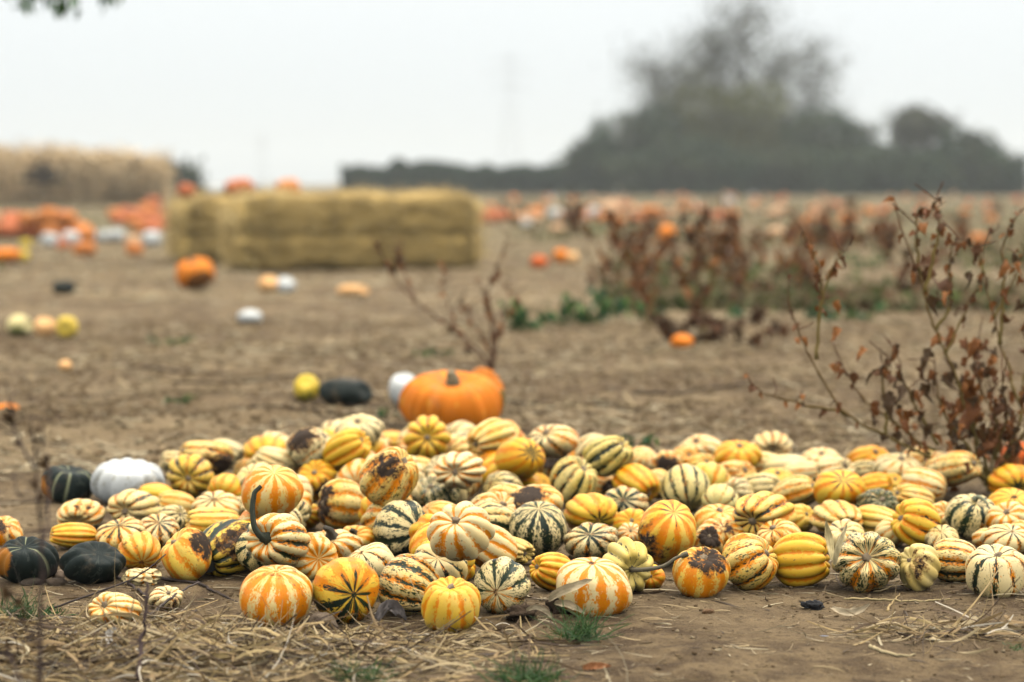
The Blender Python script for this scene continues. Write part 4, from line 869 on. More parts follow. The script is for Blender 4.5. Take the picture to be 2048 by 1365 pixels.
lv = [(at(*zz(x, y), WD + r_.normal(0, .06)), sz * 1.2 / 2.132 * WD / FPX) for x, y, sz in LV]
lv = [(p_ + np.array([0, 0, sz_ * .35]), sz_) for p_, sz_ in lv]
for pl in stems:
    sm = smooth_path(pl, 24)
    for j in range(7): lv.append((sm[int(r_.integers(len(sm) // 3, len(sm)))], r_.uniform(.018, .034)))
for j in range(150): lv.append((at(r_.normal(1965, 60), r_.normal(845, 65), WD + r_.normal(0, .1)), r_.uniform(.02, .042)))
weed('tall dead brown weed with curled leaves at the right behind the heap', at(*zz(1062, 1335), WD), stems, lv, 33, .0048)

def px_weed(label, base_uv, polys, seed, leafn, leafsz, d_=None, **kw):
    r_ = np.random.default_rng(seed); d_ = d_ or float(gdepth(base_uv[1])); stems = []; lv = []
    for pl in polys:
        od = r_.normal(0, .15); k = len(pl); w_ = [at(u, v, d_ + od * i / (k - 1)) for i, (u, v) in enumerate(pl)]; stems.append(w_); sm = smooth_path(w_, 24)
        for j in range(leafn): lv.append((sm[int(r_.integers(len(sm) // 4, len(sm)))], leafsz * r_.uniform(.6, 1.3)))
    return weed(label, at(*base_uv, d_), stems, lv, seed, **kw)
px_weed('bare reddish dead weed behind the big orange pumpkin', (985, 742), [[(985, 742), (960, 705), (900, 655), (830, 600), (780, 540), (742, 470)], [(985, 742), (982, 640), (975, 590), (1000, 520), (1018, 460)], [(985, 742), (935, 690), (895, 610), (882, 520)], [(985, 742), (1002, 650), (1032, 605), (1008, 570)], [(830, 600), (800, 520), (790, 470)], [(985, 742), (970, 680), (940, 640), (925, 600)], [(985, 742), (990, 690), (988, 640), (960, 560)]], 51, 12, .034, rad=.006, col_lo=(.09, .035, .02), twigs=4)
px_weed('brown weed with drooping leaves, left one of the group in the field', (1300, 668), [[(1300, 668), (1295, 600), (1270, 520), (1262, 430)], [(1300, 668), (1240, 560), (1180, 470), (1150, 395)], [(1300, 668), (1310, 560), (1320, 480)], [(1262, 520), (1230, 460), (1220, 420)]], 52, 15, .06, rad=.009, twigs=2, group='brown weeds in the field')
px_weed('tallest brown weed of the group in the field', (1405, 672), [[(1405, 672), (1400, 560), (1385, 480), (1360, 425)], [(1405, 672), (1425, 560), (1450, 480), (1472, 420)], [(1405, 672), (1385, 600), (1350, 520)], [(1425, 560), (1400, 470), (1412, 420)]], 53, 17, .065, rad=.010, twigs=2, group='brown weeds in the field')
px_weed('low dark rotting weed between the brown weeds and the small pumpkin', (1345, 682), [[(1345, 682), (1330, 650), (1300, 620)], [(1345, 682), (1370, 650), (1400, 630)], [(1345, 682), (1420, 668), (1480, 655)]], 54, 15, .07, rad=.006, twigs=1, leafset=[BROWN[2], BROWN[4]], col_lo=(.05, .035, .02), group='brown weeds in the field')
px_weed('dark low weed clump right of the brown weeds', (1470, 690), [[(1470, 690), (1440, 650), (1410, 630)], [(1470, 690), (1490, 640), (1540, 610)], [(1470, 690), (1530, 668), (1560, 650)]], 55, 14, .07, rad=.006, twigs=1, leafset=[BROWN[2], BROWN[4]], col_lo=(.05, .035, .02), group='brown weeds in the field')
px_weed('thin pale brown weed left of the bright green leafy weed', (1190, 600), [[(1190, 600), (1180, 520), (1150, 430)], [(1190, 600), (1215, 520), (1225, 450)], [(1190, 600), (1240, 540), (1270, 490)]], 81, 9, .06, rad=.006, twigs=4, col_lo=(.16, .11, .05), group='brown weeds in the field')
px_weed('wispy tan weed right of the tallest brown weed', (1500, 610), [[(1500, 610), (1490, 530), (1470, 460)], [(1500, 610), (1520, 540), (1530, 470)], [(1500, 610), (1545, 560), (1570, 520)]], 82, 8, .06, rad=.006, twigs=4, col_lo=(.16, .11, .05), group='brown weeds in the field')
px_weed('thin brown weed standing far off behind the bale end', (1150, 470), [[(1150, 470), (1148, 430), (1150, 380)], [(1150, 470), (1135, 430), (1125, 395)]], 56, 12, .16, rad=.02, twigs=1, group='brown weeds far off')
px_weed('broad brown weed far off behind the dead weed', (1690, 500), [[(1690, 500), (1670, 460), (1640, 430)], [(1690, 500), (1700, 450), (1705, 400)], [(1690, 500), (1740, 460), (1770, 440)], [(1690, 500), (1650, 470), (1600, 470)]], 57, 18, .16, rad=.016, twigs=1, group='brown weeds far off')
px_weed('dark blurred dry stalk close to the camera at the left', (82, 1560), [[(82, 1560), (80, 1300), (84, 1100), (72, 940), (60, 820)], [(84, 1100), (100, 980), (92, 900)], [(82, 1300), (40, 1240), (18, 1180)], [(72, 940), (30, 860), (10, 760)], [(82, 1480), (40, 1360), (10, 1290)]], 58, 3, .022, d_=3.15, rad=.0032, twigs=3, col_lo=(.06, .04, .035), col_hi=(.05, .035, .03), leafset=[BROWN[4]], group=None)
rw = np.random.default_rng(91)
for i in range(22):                                     # the straggling band of dead weeds across the right of the field
    u, vb = rw.uniform(960, 2060), 430 + 190 * rw.random() ** 1.2; h_ = rw.uniform(.28, .6) / gdepth(vb) * FPX; pl = []
    for k in range(4):
        a_ = rw.uniform(-.7, .7); pl.append([(u, vb), (u + a_ * h_ * .3, vb - h_ * .45), (u + a_ * h_ * .8, vb - h_ * rw.uniform(.75, 1.05))])
    where = 'right of the bale' if u < 1200 else 'among the brown weeds' if u < 1520 else 'behind the dead weed'
    px_weed('straggling brown dead weed in the field ' + where, (u, vb), pl, 200 + i, 9, rw.uniform(.06, .10), rad=.009, twigs=2, col_lo=(.15, .10, .045), group='straggling dead weeds')
# green weeds
def green_weed(u, vb, spread_px, h_px, n_, label, seed, lsz):
    d_ = float(gdepth(vb)); r_ = np.random.default_rng(seed); m = d_ / FPX; b0 = ground(u, vb); stems = []; lv = []
    for k in range(8):
        a_ = r_.uniform(-1, 1); tip = b0 + np.array([a_ * spread_px * m, r_.uniform(-.1, .1), h_px * m * r_.uniform(.5, 1.1)]); st_ = [b0 + np.array([a_ * spread_px * m * .3, 0, -.01]), (b0 + tip) / 2 + r_.normal(0, .01, 3), tip]; stems.append(st_); sm = smooth_path(st_, 12)
        for j in range(n_ // 8): lv.append((sm[int(r_.integers(2, len(sm)))], lsz * r_.uniform(.6, 1.2)))
    return weed(label, b0, stems, lv, seed, .004, (.05, .09, .02), (.04, .08, .02), GREEN, 0, 'green weeds in the field', 'green_weed')
green_weed(1050, 662, 55, 55, 64, 'dark green leafy weed right of the bare reddish weed', 61, .07)
green_weed(1200, 655, 75, 80, 88, 'bright green leafy weed left of the brown weeds', 62, .075)
green_weed(1120, 650, 70, 45, 56, 'low green weed between the two leafy green weeds', 71, .065)
green_weed(1280, 650, 60, 50, 56, 'green weed at the foot of the left brown weed', 72, .07)
green_weed(1440, 655, 60, 40, 40, 'green weed at the foot of the tallest brown weed', 73, .065)
green_weed(1600, 600, 70, 34, 40, 'grey-green weed left of the dead weed in the field', 74, .08)
green_weed(1700, 660, 80, 50, 56, 'green weed patch far behind the dead weed stems', 63, .08)
green_weed(1520, 540, 90, 30, 40, 'low grey-green weed in the field right of the brown weeds', 64, .10)
green_weed(1730, 540, 60, 36, 40, 'bright green weed behind the middle of the dead weed', 65, .09)
green_weed(335, 690, 50, 18, 32, 'small green weed on bare soil in the left middle distance', 66, .035)
green_weed(365, 808, 50, 14, 32, 'thin green sprout patch on bare soil at the left', 67, .025)
green_weed(860, 712, 60, 18, 32, 'green sprout left of the foot of the bare reddish weed', 68, .03)
green_weed(760, 838, 40, 16, 24, 'green sprout left of the big orange pumpkin foot', 69, .025)
green_weed(1270, 895, 50, 22, 32, 'dark green sprout behind the green-striped shoulder of the heap', 70, .028)

# ------------------------------------------------------------------ straw, crumbs, stones, twigs, grass
r_ = np.random.default_rng(8)
def scatter(n_, fn):                                    # rejection sampling in ground coordinates
    out = []
    while len(out) < n_:
        x = r_.uniform(-3.2, 3.4, 4000); y = r_.uniform(3.7, 14, 4000)
        keep = r_.random(4000) < fn(x, y); out += list(zip(x[keep], y[keep]))
    return np.array(out[:n_])
def dens(x, y):
    a = .05 + .05 * (vnoise(x, y, .35, 40) > .25) + .05 * (vnoise(x, y, .12, 41) > .2)
    ll = np.exp(-((x + .75) / .55) ** 2 - ((y - 4.05) / .32) ** 2); a = a + 1.0 * ll                         # litter at the lower left
    rr = np.exp(-((x - .80) / .16) ** 2 - ((y - 4.28) / .06) ** 2); a = a + .8 * rr                          # tuft of litter at the lower right
    fr = np.exp(-((y - 4.78 + .12 * np.clip(.3 - x, 0, 1)) / .10) ** 2) * (x > -.5) * (x < 1.2); a = a + .38 * fr * (vnoise(x, y, .15, 44) > -.2)
    a = a + .35 * np.exp(-((y - 8.0) / .3) ** 2) * (x < -.3)
    return np.clip(a * np.where(y > 6.8, .55, 1), 0, 1)
q = scatter(11500, dens); n_ = len(q)
near = q[:, 1] < 6.5
az = r_.uniform(0, 6.28, n_); dr = np.stack([np.cos(az), .6 * np.sin(az), r_.normal(.02, .10, n_)], 1)
ln = r_.gamma(2.2, .016, n_) + .012; wd = r_.uniform(.0012, .0042, n_) * np.where(r_.random(n_) < .1, 2.2, 1)
pile_l = np.exp(-((q[:, 0] + .75) / .5) ** 2 - ((q[:, 1] - 4.05) / .3) ** 2)
ln = ln * (1 + 1.0 * pile_l * r_.random(n_)) ; zb = terrain(q[:, 0], q[:, 1]) + .002 + .028 * pile_l * r_.random(n_)
base = np.stack([q[:, 0], q[:, 1], zb], 1) - dr * (ln / 2)[:, None] * np.array([1, 1, 0])
GC = np.array([(.36, .265, .135), (.27, .19, .095), (.44, .36, .22), (.18, .12, .062), (.30, .24, .145), (.10, .068, .042)])
c_, f_, t_ = ribbons(base, dr, ln, wd, straw_cols(r_, n_, GC), r_, .45, 4, flat=True)
c_[:, 2] = np.maximum(c_[:, 2], terrain(c_[:, 0], c_[:, 1]) + .0008)
tag(link('straw_litter', np_mesh('straw_litter', c_, f_, True, dict(tint=t_)), STRAW), 'dry straw and stalk litter strewn over the soil', 'straw', None, 'stuff')
# chaff: short bits trodden into the soil around the heap
n_ = 9000; q = scatter(n_, lambda x, y: np.where(y < 7, np.clip(.12 + .55 * (vnoise(x, y, .22, 45) > .15) + .5 * np.exp(-((y - 4.72) / .16) ** 2), 0, 1), .12)); az = r_.uniform(0, 6.28, n_)
dr = np.stack([np.cos(az), np.sin(az), r_.normal(0, .15, n_)], 1)
c_, f_, t_ = ribbons(np.stack([q[:, 0], q[:, 1], terrain(q[:, 0], q[:, 1]) + .001], 1), dr, r_.gamma(2, .006, n_) + .004, r_.uniform(.0008, .003, n_), straw_cols(r_, n_, np.array([(.38, .28, .15), (.28, .19, .09), (.46, .37, .23), (.07, .045, .028), (.10, .065, .04)])), r_, .5, 2, flat=True)
tag(link('chaff', np_mesh('chaff', c_, f_, True, dict(tint=t_)), STRAW), 'short chaff and crumbled leaves trodden into the soil', 'chaff', None, 'stuff')
# thick mat of stalks and husk strips at the lower left, a tuft at the lower right
n1, n2 = 2700, 150
q = np.concatenate([np.stack([r_.normal(-.62, .36, n1), r_.normal(4.08, .16, n1)], 1), np.stack([r_.normal(.78, .085, n2), r_.normal(4.27, .05, n2)], 1)]); n_ = n1 + n2
q = q[(q[:, 0] < .0 + .12 * r_.random(n_)) | (np.arange(n_) >= n1)]; n_ = len(q)
az = r_.normal(0, .7, n_) + np.pi * r_.integers(0, 2, n_); dr = np.stack([np.cos(az), .8 * np.sin(az), r_.normal(.05, .22, n_)], 1)
ln = r_.gamma(3, .024, n_) + .02; wd = r_.uniform(.0018, .0065, n_) * np.where(r_.random(n_) < .07, 2.0, 1); thick = np.exp(-((q[:, 0] + .65) / .35) ** 2 - ((q[:, 1] - 4.08) / .16) ** 2)
zb = terrain(q[:, 0], q[:, 1]) + .003 + .04 * thick * r_.random(n_)
c_, f_, t_ = ribbons(np.stack([q[:, 0], q[:, 1], zb], 1) - dr * (ln / 2)[:, None], dr, ln, wd, straw_cols(r_, n_, np.array([(.36, .25, .11), (.25, .165, .075), (.46, .35, .19), (.11, .07, .038), (.40, .29, .13), (.065, .042, .028), (.52, .45, .34)]), [.2, .2, .14, .17, .14, .11, .04]), r_, .8, 6)
c_[:, 2] = np.maximum(c_[:, 2], terrain(c_[:, 0], c_[:, 1]) + .0008)
tag(link('straw_litter', np_mesh('litter_mat', c_, f_, True, dict(tint=t_)), STRAW), 'tangled mat of dry stalks and husk strips at the bottom left', 'straw', None, 'stuff')
# straw spilled round the bales and across the middle distance
n_ = 15000; yy = 6.6 + 20 * r_.random(n_) ** 1.3; xx = r_.uniform(-.27, .27, n_) * yy; keep = r_.random(n_) < .25 + .75 * (vnoise(xx, yy, 1.2, 50) > .1)
xx, yy = xx[keep], yy[keep]; n_ = len(xx); az = r_.uniform(0, 6.28, n_); dr = np.stack([np.cos(az), np.sin(az), r_.normal(0, .12, n_)], 1)
c_, f_, t_ = ribbons(np.stack([xx, yy, terrain(xx, yy) + .004], 1), dr, r_.uniform(.04, .12, n_) * (.6 + yy / 20), r_.uniform(.004, .010, n_) * (.5 + yy / 16), straw_cols(r_, n_, SC[:5]), r_, .4, 3, flat=True)
tag(link('straw_litter', np_mesh('far_litter', c_, f_, True, dict(tint=t_)), STRAW), 'straw strewn over the field around the bales', 'straw', None, 'stuff')
# soil crumbs and clods
ico = np.array([(-.526, 0, .851), (.526, 0, .851), (-.526, 0, -.851), (.526, 0, -.851), (0, .851, .526), (0, .851, -.526), (0, -.851, .526), (0, -.851, -.526), (.851, .526, 0), (-.851, .526, 0), (.851, -.526, 0), (-.851, -.526, 0)])
icf = np.array([(0, 1, 4), (0, 4, 9), (9, 4, 5), (4, 8, 5), (4, 1, 8), (8, 1, 10), (8, 10, 3), (5, 8, 3), (5, 3, 2), (2, 3, 7), (7, 3, 10), (7, 10, 6), (7, 6, 11), (11, 6, 0), (0, 6, 1), (6, 10, 1), (9, 11, 0), (9, 2, 11), (9, 5, 2), (7, 11, 2)])
n_ = 30000; q = scatter(n_, lambda x, y: np.clip(.25 + .5 * (vnoise(x, y, .3, 60) > .2) + .8 * np.exp(-((y - 8.0) / .3) ** 2) + .9 * np.exp(-((y - 4.75) / .15) ** 2) * (x > 0), 0, 1) * np.where(y > 7, .6, 1))
sz = np.minimum(r_.gamma(1.3, .0016, n_) + .0009, .0048); sz = np.where(q[:, 1] > 7, sz * 2.8, sz); sh = r_.uniform(.45, 1.45, (n_, 12, 1))
cc_ = ico[None] * sh * sz[:, None, None] * r_.uniform(.7, 1.3, (n_, 1, 3)) * np.array([1, 1, .7])
cc_ = cc_ + np.stack([q[:, 0], q[:, 1], terrain(q[:, 0], q[:, 1]) + sz * .25], 1)[:, None]
ff = (icf[None] + (np.arange(n_) * 12)[:, None, None]).reshape(-1, 3)
pal = np.array([(.19, .13, .07), (.23, .165, .09), (.13, .085, .045), (.30, .23, .14)])
tt_ = np.ones((n_, 12, 4), np.float32); tt_[:, :, :3] = (pal[r_.choice(4, n_, p=[.4, .3, .22, .08])] * r_.uniform(.8, 1.15, (n_, 1)))[:, None]
tag(link('soil_crumbs', np_mesh('soil_crumbs', cc_.reshape(-1, 3), ff, True, dict(tint=tt_.reshape(-1, 4)))
    , CRUMB), 'small crumbs and clods of soil lying on the field', 'soil', None, 'stuff')

def stone(u, vb, w_, h_, colr, label, seed, name='stone', cat='stone', mat=None):
    d_ = gdepth(vb); m = d_ / FPX; r2 = np.random.default_rng(seed)
    co, F, f = gourd(name, .5, .5, 6, .0, 6, 16, lump=.16, boxy=.8, dimple=0, blossom=0, seed=seed)
    ra = .22 if cat in ('clod', 'lump') else .05
    co = co * (1 + ra * np.sin(co[:, [1]] * 11 + seed) * np.sin(co[:, [2]] * 9 + seed) + ra * .8 * np.sin(co[:, [0]] * 17 + 2 * seed) * np.cos(co[:, [1]] * 13) + ra * .4 * np.sin(co[:, [2]] * 37 + co[:, [0]] * 29)) * np.array([w_, (w_ + h_) / 2, h_]) * m
    co[:, 2] -= co[:, 2].min(); p_ = ground(u, vb); tint = const(len(co), colr)
    o = link(name, np_mesh(name, co, F, True, dict(tint=tint)), mat or STONE); o.location = (p_[0], p_[1], float(terrain(p_[0], p_[1])) - .006); o.rotation_euler = (0, 0, .2)
    return tag(o, label, cat, 'stones by the heap' if cat == 'stone' else None)
stone(646, 1247, 56, 40, (.20, .145, .095), 'rounded brown stone between two front row squashes', 1)
stone(66, 1166, 42, 20, (.075, .055, .038), 'dark flat stone in front of the dark squash at the left', 2)
stone(112, 1166, 44, 20, (.08, .055, .035), 'dark stone between the two dark squashes', 3)
stone(118, 1158, 28, 26, (.35, .25, .17), 'pale crumbly pebble between the two dark squashes', 4)
stone(1418, 1220, 26, 14, (.16, .085, .035), 'small brown pebble in front of the soil-topped squash', 5)
stone(1625, 1208, 40, 20, (.02, .02, .022), 'black charred lump on bare soil at the right', 6, 'charred_lump', 'lump')
stone(1040, 1232, 62, 30, (.07, .047, .03), 'dark clod of earth by the black star squash', 7, 'soil_clod', 'clod', CRUMB)
stone(1130, 1218, 60, 44, (.065, .043, .028), 'dark clod of earth behind the dry husk', 8, 'soil_clod', 'clod', CRUMB)
stone(846, 1302, 16, 8, (.26, .25, .26), 'tiny grey pebble at the bottom middle', 9)
stone(1650, 1262, 24, 8, (.22, .22, .24), 'flat grey pebble at the bottom right', 10)

def ground_twig(pts, rad, colr, label, seed, name='twig', cat='twig', taper=.5, lift=None):
    w_ = []
    for i, q_ in enumerate(pts):
        if len(q_) == 2: p_ = ground(*q_); p_[2] = float(terrain(p_[0], p_[1])) + rad * .6
        else: p_ = at(*q_)
        w_.append(p_)
    base_ = w_[0]; pts_ = smooth_path(np.array(w_) - base_, 6 * len(w_)); pts_ = pts_ + np.random.default_rng(seed).normal(0, rad * .35, pts_.shape)
    co, F = tube(pts_, np.linspace(rad, rad * taper, len(pts_)), 7, 0, .15, seed)
    o = link(name, np_mesh(name, co, F, True, dict(tint=const(len(co), colr))), BARK); o.location = base_
    return tag(o, label, cat, 'twigs and stalks on the soil')
dd1 = gdepth(1300)
ground_twig([(276, 1360), (284, 1280, gdepth(1350)), (292, 1215, gdepth(1350)), (295, 1166, gdepth(1350))], .0042, (.075, .05, .045), 'upright broken grey-brown stalk at the lower left', 1)
ground_twig([(232, 1152), (268, 1178), (300, 1200), (340, 1225)], .0035, (.05, .035, .03), 'dark thin twig lying left of the pale peach squash', 2)
ground_twig([(318, 1158), (395, 1172), (440, 1188), (492, 1206)], .0035, (.045, .032, .026), 'dark twig lying before the mottled green squash', 3)
ground_twig([(496, 1236), (545, 1258), (590, 1274), (628, 1283)], .0042, (.05, .035, .026), 'dark stick lying before the crusted front squash', 4)
ground_twig([(282, 1300), (360, 1262), (420, 1246), (498, 1236)], .005, (.40, .33, .24), 'long pale bent stalk at the lower left', 5)
ground_twig([(330, 1292), (420, 1306), (500, 1316), (560, 1318)], .0038, (.10, .075, .055), 'brown stalk lying flat at the bottom left', 6)
ground_twig([(300, 1225), (350, 1190, gdepth(1215)), (400, 1165, gdepth(1200))], .003, (.09, .07, .06), 'grey twig leaning over the small rotting squash', 7)
ground_twig([(1690, 1188), (1760, 1192), (1840, 1196), (1900, 1192)], .0025, (.38, .29, .14), 'straw-coloured stalk under the large pale front squash', 8)
ground_twig([(1775, 1213), (1782, 1200), (1800, 1182)], .0028, (.34, .24, .11), 'short tan stalk in front of the tan scabbed squash', 9)
ground_twig([(1806, 1244), (1814, 1228), (1808, 1212)], .0025, (.09, .065, .045), 'curved brown twig on bare soil at the right', 10)
ground_twig([(1740, 1288), (1770, 1297), (1800, 1302), (1832, 1300)], .0035, (.42, .33, .18), 'yellow stalk lying left of the litter tuft', 11)
ground_twig([(100, 1215), (260, 1160, gdepth(1205)), (330, 1110, gdepth(1200))], .0022, (.06, .045, .038), 'thin dark twig in front of the black squash', 12)

rv = np.random.default_rng(44)
for i in range(16):                                     # dead vines trailing over the soil behind the heap
    x, y = rv.uniform(-2.2, 2.4), rv.uniform(7.3, 12.5); a_ = rv.normal(0, .35); w_ = []
    for k in range(7):
        w_.append((x, y, float(terrain(x, y)) + .006)); a_ += rv.normal(0, .35); x += .16 * math.cos(a_); y += .16 * math.sin(a_)
    b_ = np.array(w_[0]); pv_ = smooth_path(np.array(w_) - b_, 36); co, F = tube(pv_, np.linspace(.006, .003, len(pv_)), 6, 0, .2, i)
    o = link('dead_vine', np_mesh('dead_vine', co, F, True, dict(tint=const(len(co), (.06, .042, .026) if i % 2 else (.20, .145, .08)))), BARK); o.location = b_
    tag(o, ('dark' if i % 2 else 'tan') + ' dead vine trailing over the soil behind the heap', 'vine', 'dead vines on the soil')
def husk(pts, width, colr, label, seed, name='corn_husk', cat='husk', crumple=.0015):
    """curled dry blade along world points"""
    pts = smooth_path(pts, 16); n_ = len(pts); r2 = np.random.default_rng(seed); tan = np.gradient(pts, axis=0); tan /= np.linalg.norm(tan, axis=1)[:, None]
    side = np.cross(tan, -FWD + .4 * UP); side /= np.linalg.norm(side, axis=1)[:, None] + 1e-9; nor = np.cross(side, tan)
    co = []
    for i in range(n_):
        s_ = i / (n_ - 1); wd_ = width * math.sin(math.pi * (.12 + .86 * s_)) ** .7
        for t_ in np.linspace(-1, 1, 7): co.append(pts[i] + side[i] * t_ * wd_ / 2 + nor[i] * (wd_ * .35 * (t_ * t_) + crumple * (math.sin(t_ * 9 + s_ * 4 + seed) + math.sin(s_ * 19 + t_ * 3 + seed) + .6 * math.sin(s_ * 37 - t_ * 7))))
    ids = np.arange(n_ * 7).reshape(n_, 7); F = np.stack([ids[:-1, :-1], ids[1:, :-1], ids[1:, 1:], ids[:-1, 1:]], -1).reshape(-1, 4)
    tint = const(n_ * 7, colr); stripe = np.tile(.85 + .3 * r2.random(7), n_); tint[:, :3] *= stripe[:, None]
    base_ = pts[0].copy(); o = link(name, np_mesh(name, np.array(co) - base_, F, True, dict(tint=tint)), STRAW); o.location = base_
    return tag(o, label, cat, 'dry husks')
dh = gdepth(1235)
husk([at(1098, 1200, dh), at(1120, 1186, dh - .02), at(1150, 1174, dh - .03), at(1184, 1160, dh)], .017, (.44, .35, .21), 'dry curled husk leaning on the peach-striped front squash', 1)
husk([at(1110, 1206, dh), at(1140, 1212, dh - .03), at(1170, 1228, dh - .05)], .014, (.42, .33, .2), 'thin husk strip below the curled husk', 2)
husk([at(1054, 1222, gdepth(1245)), at(1072, 1216, gdepth(1250)), at(1092, 1224, gdepth(1250)), at(1108, 1242, gdepth(1250))], .010, (.40, .32, .2), 'arched pale husk strip left of the green grass tuft', 3)
dk = gdepth(1190)
husk([at(1664, 1120, dk), at(1658, 1080, dk + .05), at(1652, 1042, dk + .05)], .015, (.52, .42, .2), 'pointed pale husk blade between yellow and pale front squashes', 4)
husk([at(1668, 1130, dk), at(1678, 1090, dk), at(1694, 1050, dk + .02)], .012, (.50, .41, .22), 'narrow pale husk blade leaning on the large pale squash', 5)
husk([at(1664, 1216, gdepth(1225)), at(1690, 1226, gdepth(1230)), at(1718, 1222, gdepth(1228)), at(1740, 1208, gdepth(1228))], .014, (.48, .38, .24), 'curled husk on bare soil below the large pale squash', 6)
husk([at(225, 1300, gdepth(1305)), at(218, 1270, gdepth(1300)), at(236, 1255, gdepth(1300))], .012, (.62, .56, .48), 'bleached curled husk at the lower left', 7)
husk([at(248, 1312, gdepth(1318)), at(238, 1298, gdepth(1315)), at(230, 1288, gdepth(1315))], .010, (.60, .54, .46), 'bleached short husk right of the curled one', 8)
husk([at(105, 1282, gdepth(1285)), at(140, 1268, gdepth(1280)), at(160, 1262, gdepth(1280))], .010, (.55, .46, .36), 'pale husk blade on the soil at the left', 9)
husk([at(1165, 1337, gdepth(1338)), at(1190, 1333, gdepth(1337)), at(1222, 1332, gdepth(1337))], .012, (.40, .16, .06), 'orange-brown dry leaf lying at the bottom right of centre', 10, 'dry_leaf', 'leaf')
husk([at(752, 1240, gdepth(1244)), at(776, 1212, gdepth(1240)), at(800, 1226, gdepth(1242)), at(812, 1240, gdepth(1246))], .022, (.13, .11, .10), 'grey crumpled dead leaf before the green-banded front squash', 20, 'dry_leaf', 'leaf', .005)

def grass(u, vb, w_px, h_px, n_, label, seed, droop=.8):
    d_ = gdepth(vb); m = d_ / FPX; r2 = np.random.default_rng(seed); p_ = ground(u, vb); root = empty('grass_tuft', p_)
    bs = np.stack([r2.normal(0, w_px * .18 * m, n_), r2.normal(0, .02, n_), np.full(n_, -.004)], 1)
    dr = np.stack([r2.normal(0, .9, n_), r2.normal(0, .5, n_), np.abs(r2.normal(.6, .3, n_))], 1)
    c_, f_, t_ = ribbons(bs, dr, r2.uniform(.5, 1.3, n_) * h_px * m * 1.3, r2.uniform(.0016, .0032, n_), np.array([(.045, .10, .025), (.06, .12, .03), (.03, .075, .022)])[r2.integers(0, 3, n_)], r2, droop, 5)
    c_[:, 2] = np.maximum(c_[:, 2], -.002)
    link('blades', np_mesh('grass_blades', c_, f_, True, dict(tint=t_)), LEAF, root)
    return tag(root, label, 'grass', 'grass tufts')
grass(1160, 1272, 120, 44, 150, 'green grass tuft in front of the peach-striped squash', 1)
grass(1050, 1362, 150, 44, 150, 'blurred green grass tuft at the bottom centre', 2)
grass(30, 1232, 150, 40, 150, 'green grass tuft at the left edge before the dark squash', 3)
grass(715, 1358, 150, 36, 110, 'sparse green grass at the bottom left of centre', 4)
grass(108, 1228, 60, 14, 40, 'few thin green grass blades right of the left edge tuft', 5)
grass(2030, 1296, 50, 14, 24, 'small green sprig at the right edge of the bare soil', 6)

# ------------------------------------------------------------------ low weeds over the far field, maize, trees, hedge, pylons
r_ = np.random.default_rng(70)
def leaf_cloud(P_, size, colors, rng):
    n_ = len(P_); a = rng.normal(0, 1, (n_, 3)); a /= np.linalg.norm(a, axis=1)[:, None]; b_ = np.cross(a, rng.normal(0, 1, (n_, 3))); b_ /= np.linalg.norm(b_, axis=1)[:, None]
    s_ = size[:, None]; co = np.stack([P_ - a * s_, P_ + b_ * s_ * .55, P_ + a * s_, P_ - b_ * s_ * .55], 1)
    F = np.arange(n_ * 4).reshape(n_, 4); t_ = np.ones((n_, 4, 4), np.float32); t_[:, :, :3] = colors[:, None]
    return co.reshape(-1, 3), F, t_.reshape(-1, 4)
n_ = 26000; yy = 15 + 150 * r_.random(n_) ** 2.0; xx = r_.uniform(-.24, .24, n_) * yy; k = (vnoise(xx, yy * .5, 1.6, 71) + .45 * (xx > 0) > .35) & ~((np.abs(xx + 1.6) < 2.2) & (yy < 27)) & ((xx > 0) | (yy > 44) | (r_.random(n_) < .05))
xx, yy = xx[k], yy[k]; n_ = len(xx); hz = np.abs(r_.normal(0, .05, n_)) * (1 + .8 * (vnoise(xx, yy, .8, 72) > .3))
pal = np.array([(.10, .12, .035), (.15, .13, .06), (.07, .085, .03), (.20, .15, .08), (.12, .07, .035)])
c_, f_, t_ = leaf_cloud(np.stack([xx, yy, terrain(xx, yy) + hz], 1), r_.uniform(.03, .075, n_), pal[r_.integers(0, 5, n_)], r_)
tag(link('weed_cover', np_mesh('weed_cover', c_, f_, False, dict(tint=t_)), FOLIAGE), 'low weeds and dead vines covering the far field', 'weeds', None, 'stuff')

def maize():
    r2 = np.random.default_rng(80); B = []; D_ = []; Ln = []; Wd = []; C_ = []
    for i in range(2300):
        y = 86 + 16 * r2.random() ** 1.4; u = r2.uniform(-640, 332); x = (u - 1024) / FPX * y; h_ = (2.08 - .30 * max(0, (u - 120) / 200) + .10 * vnoise(np.array([x]), np.array([y]), 2.5, 81)[0]) * r2.uniform(.8, 1.1)
        cl = np.array([(.74, .52, .27), (.66, .45, .22), (.78, .60, .35), (.50, .34, .17)])[r2.integers(4)]
        B.append((x, y, 0)); D_.append((r2.normal(0, .05), r2.normal(0, .05), 1)); Ln.append(h_); Wd.append(.035); C_.append(cl * .9)
        for k in range(9):
            z = h_ * r2.uniform(.22, .98); a = r2.uniform(0, 6.28); B.append((x, y, z)); D_.append((math.cos(a), math.sin(a), r2.uniform(-.9, .8))); Ln.append(r2.uniform(.3, .75)); Wd.append(r2.uniform(.05, .09)); C_.append(cl * r2.uniform(.8, 1.25))
    c_, f_, t_ = ribbons(np.array(B), np.array(D_, float), np.array(Ln), np.array(Wd), np.array(C_), r2, .25, 3)
    tag(link('maize_crop', np_mesh('maize_crop', c_, f_, True, dict(tint=t_)), STRAW), 'stand of dry tan maize at the far left', 'maize', None, 'stuff')
maize()

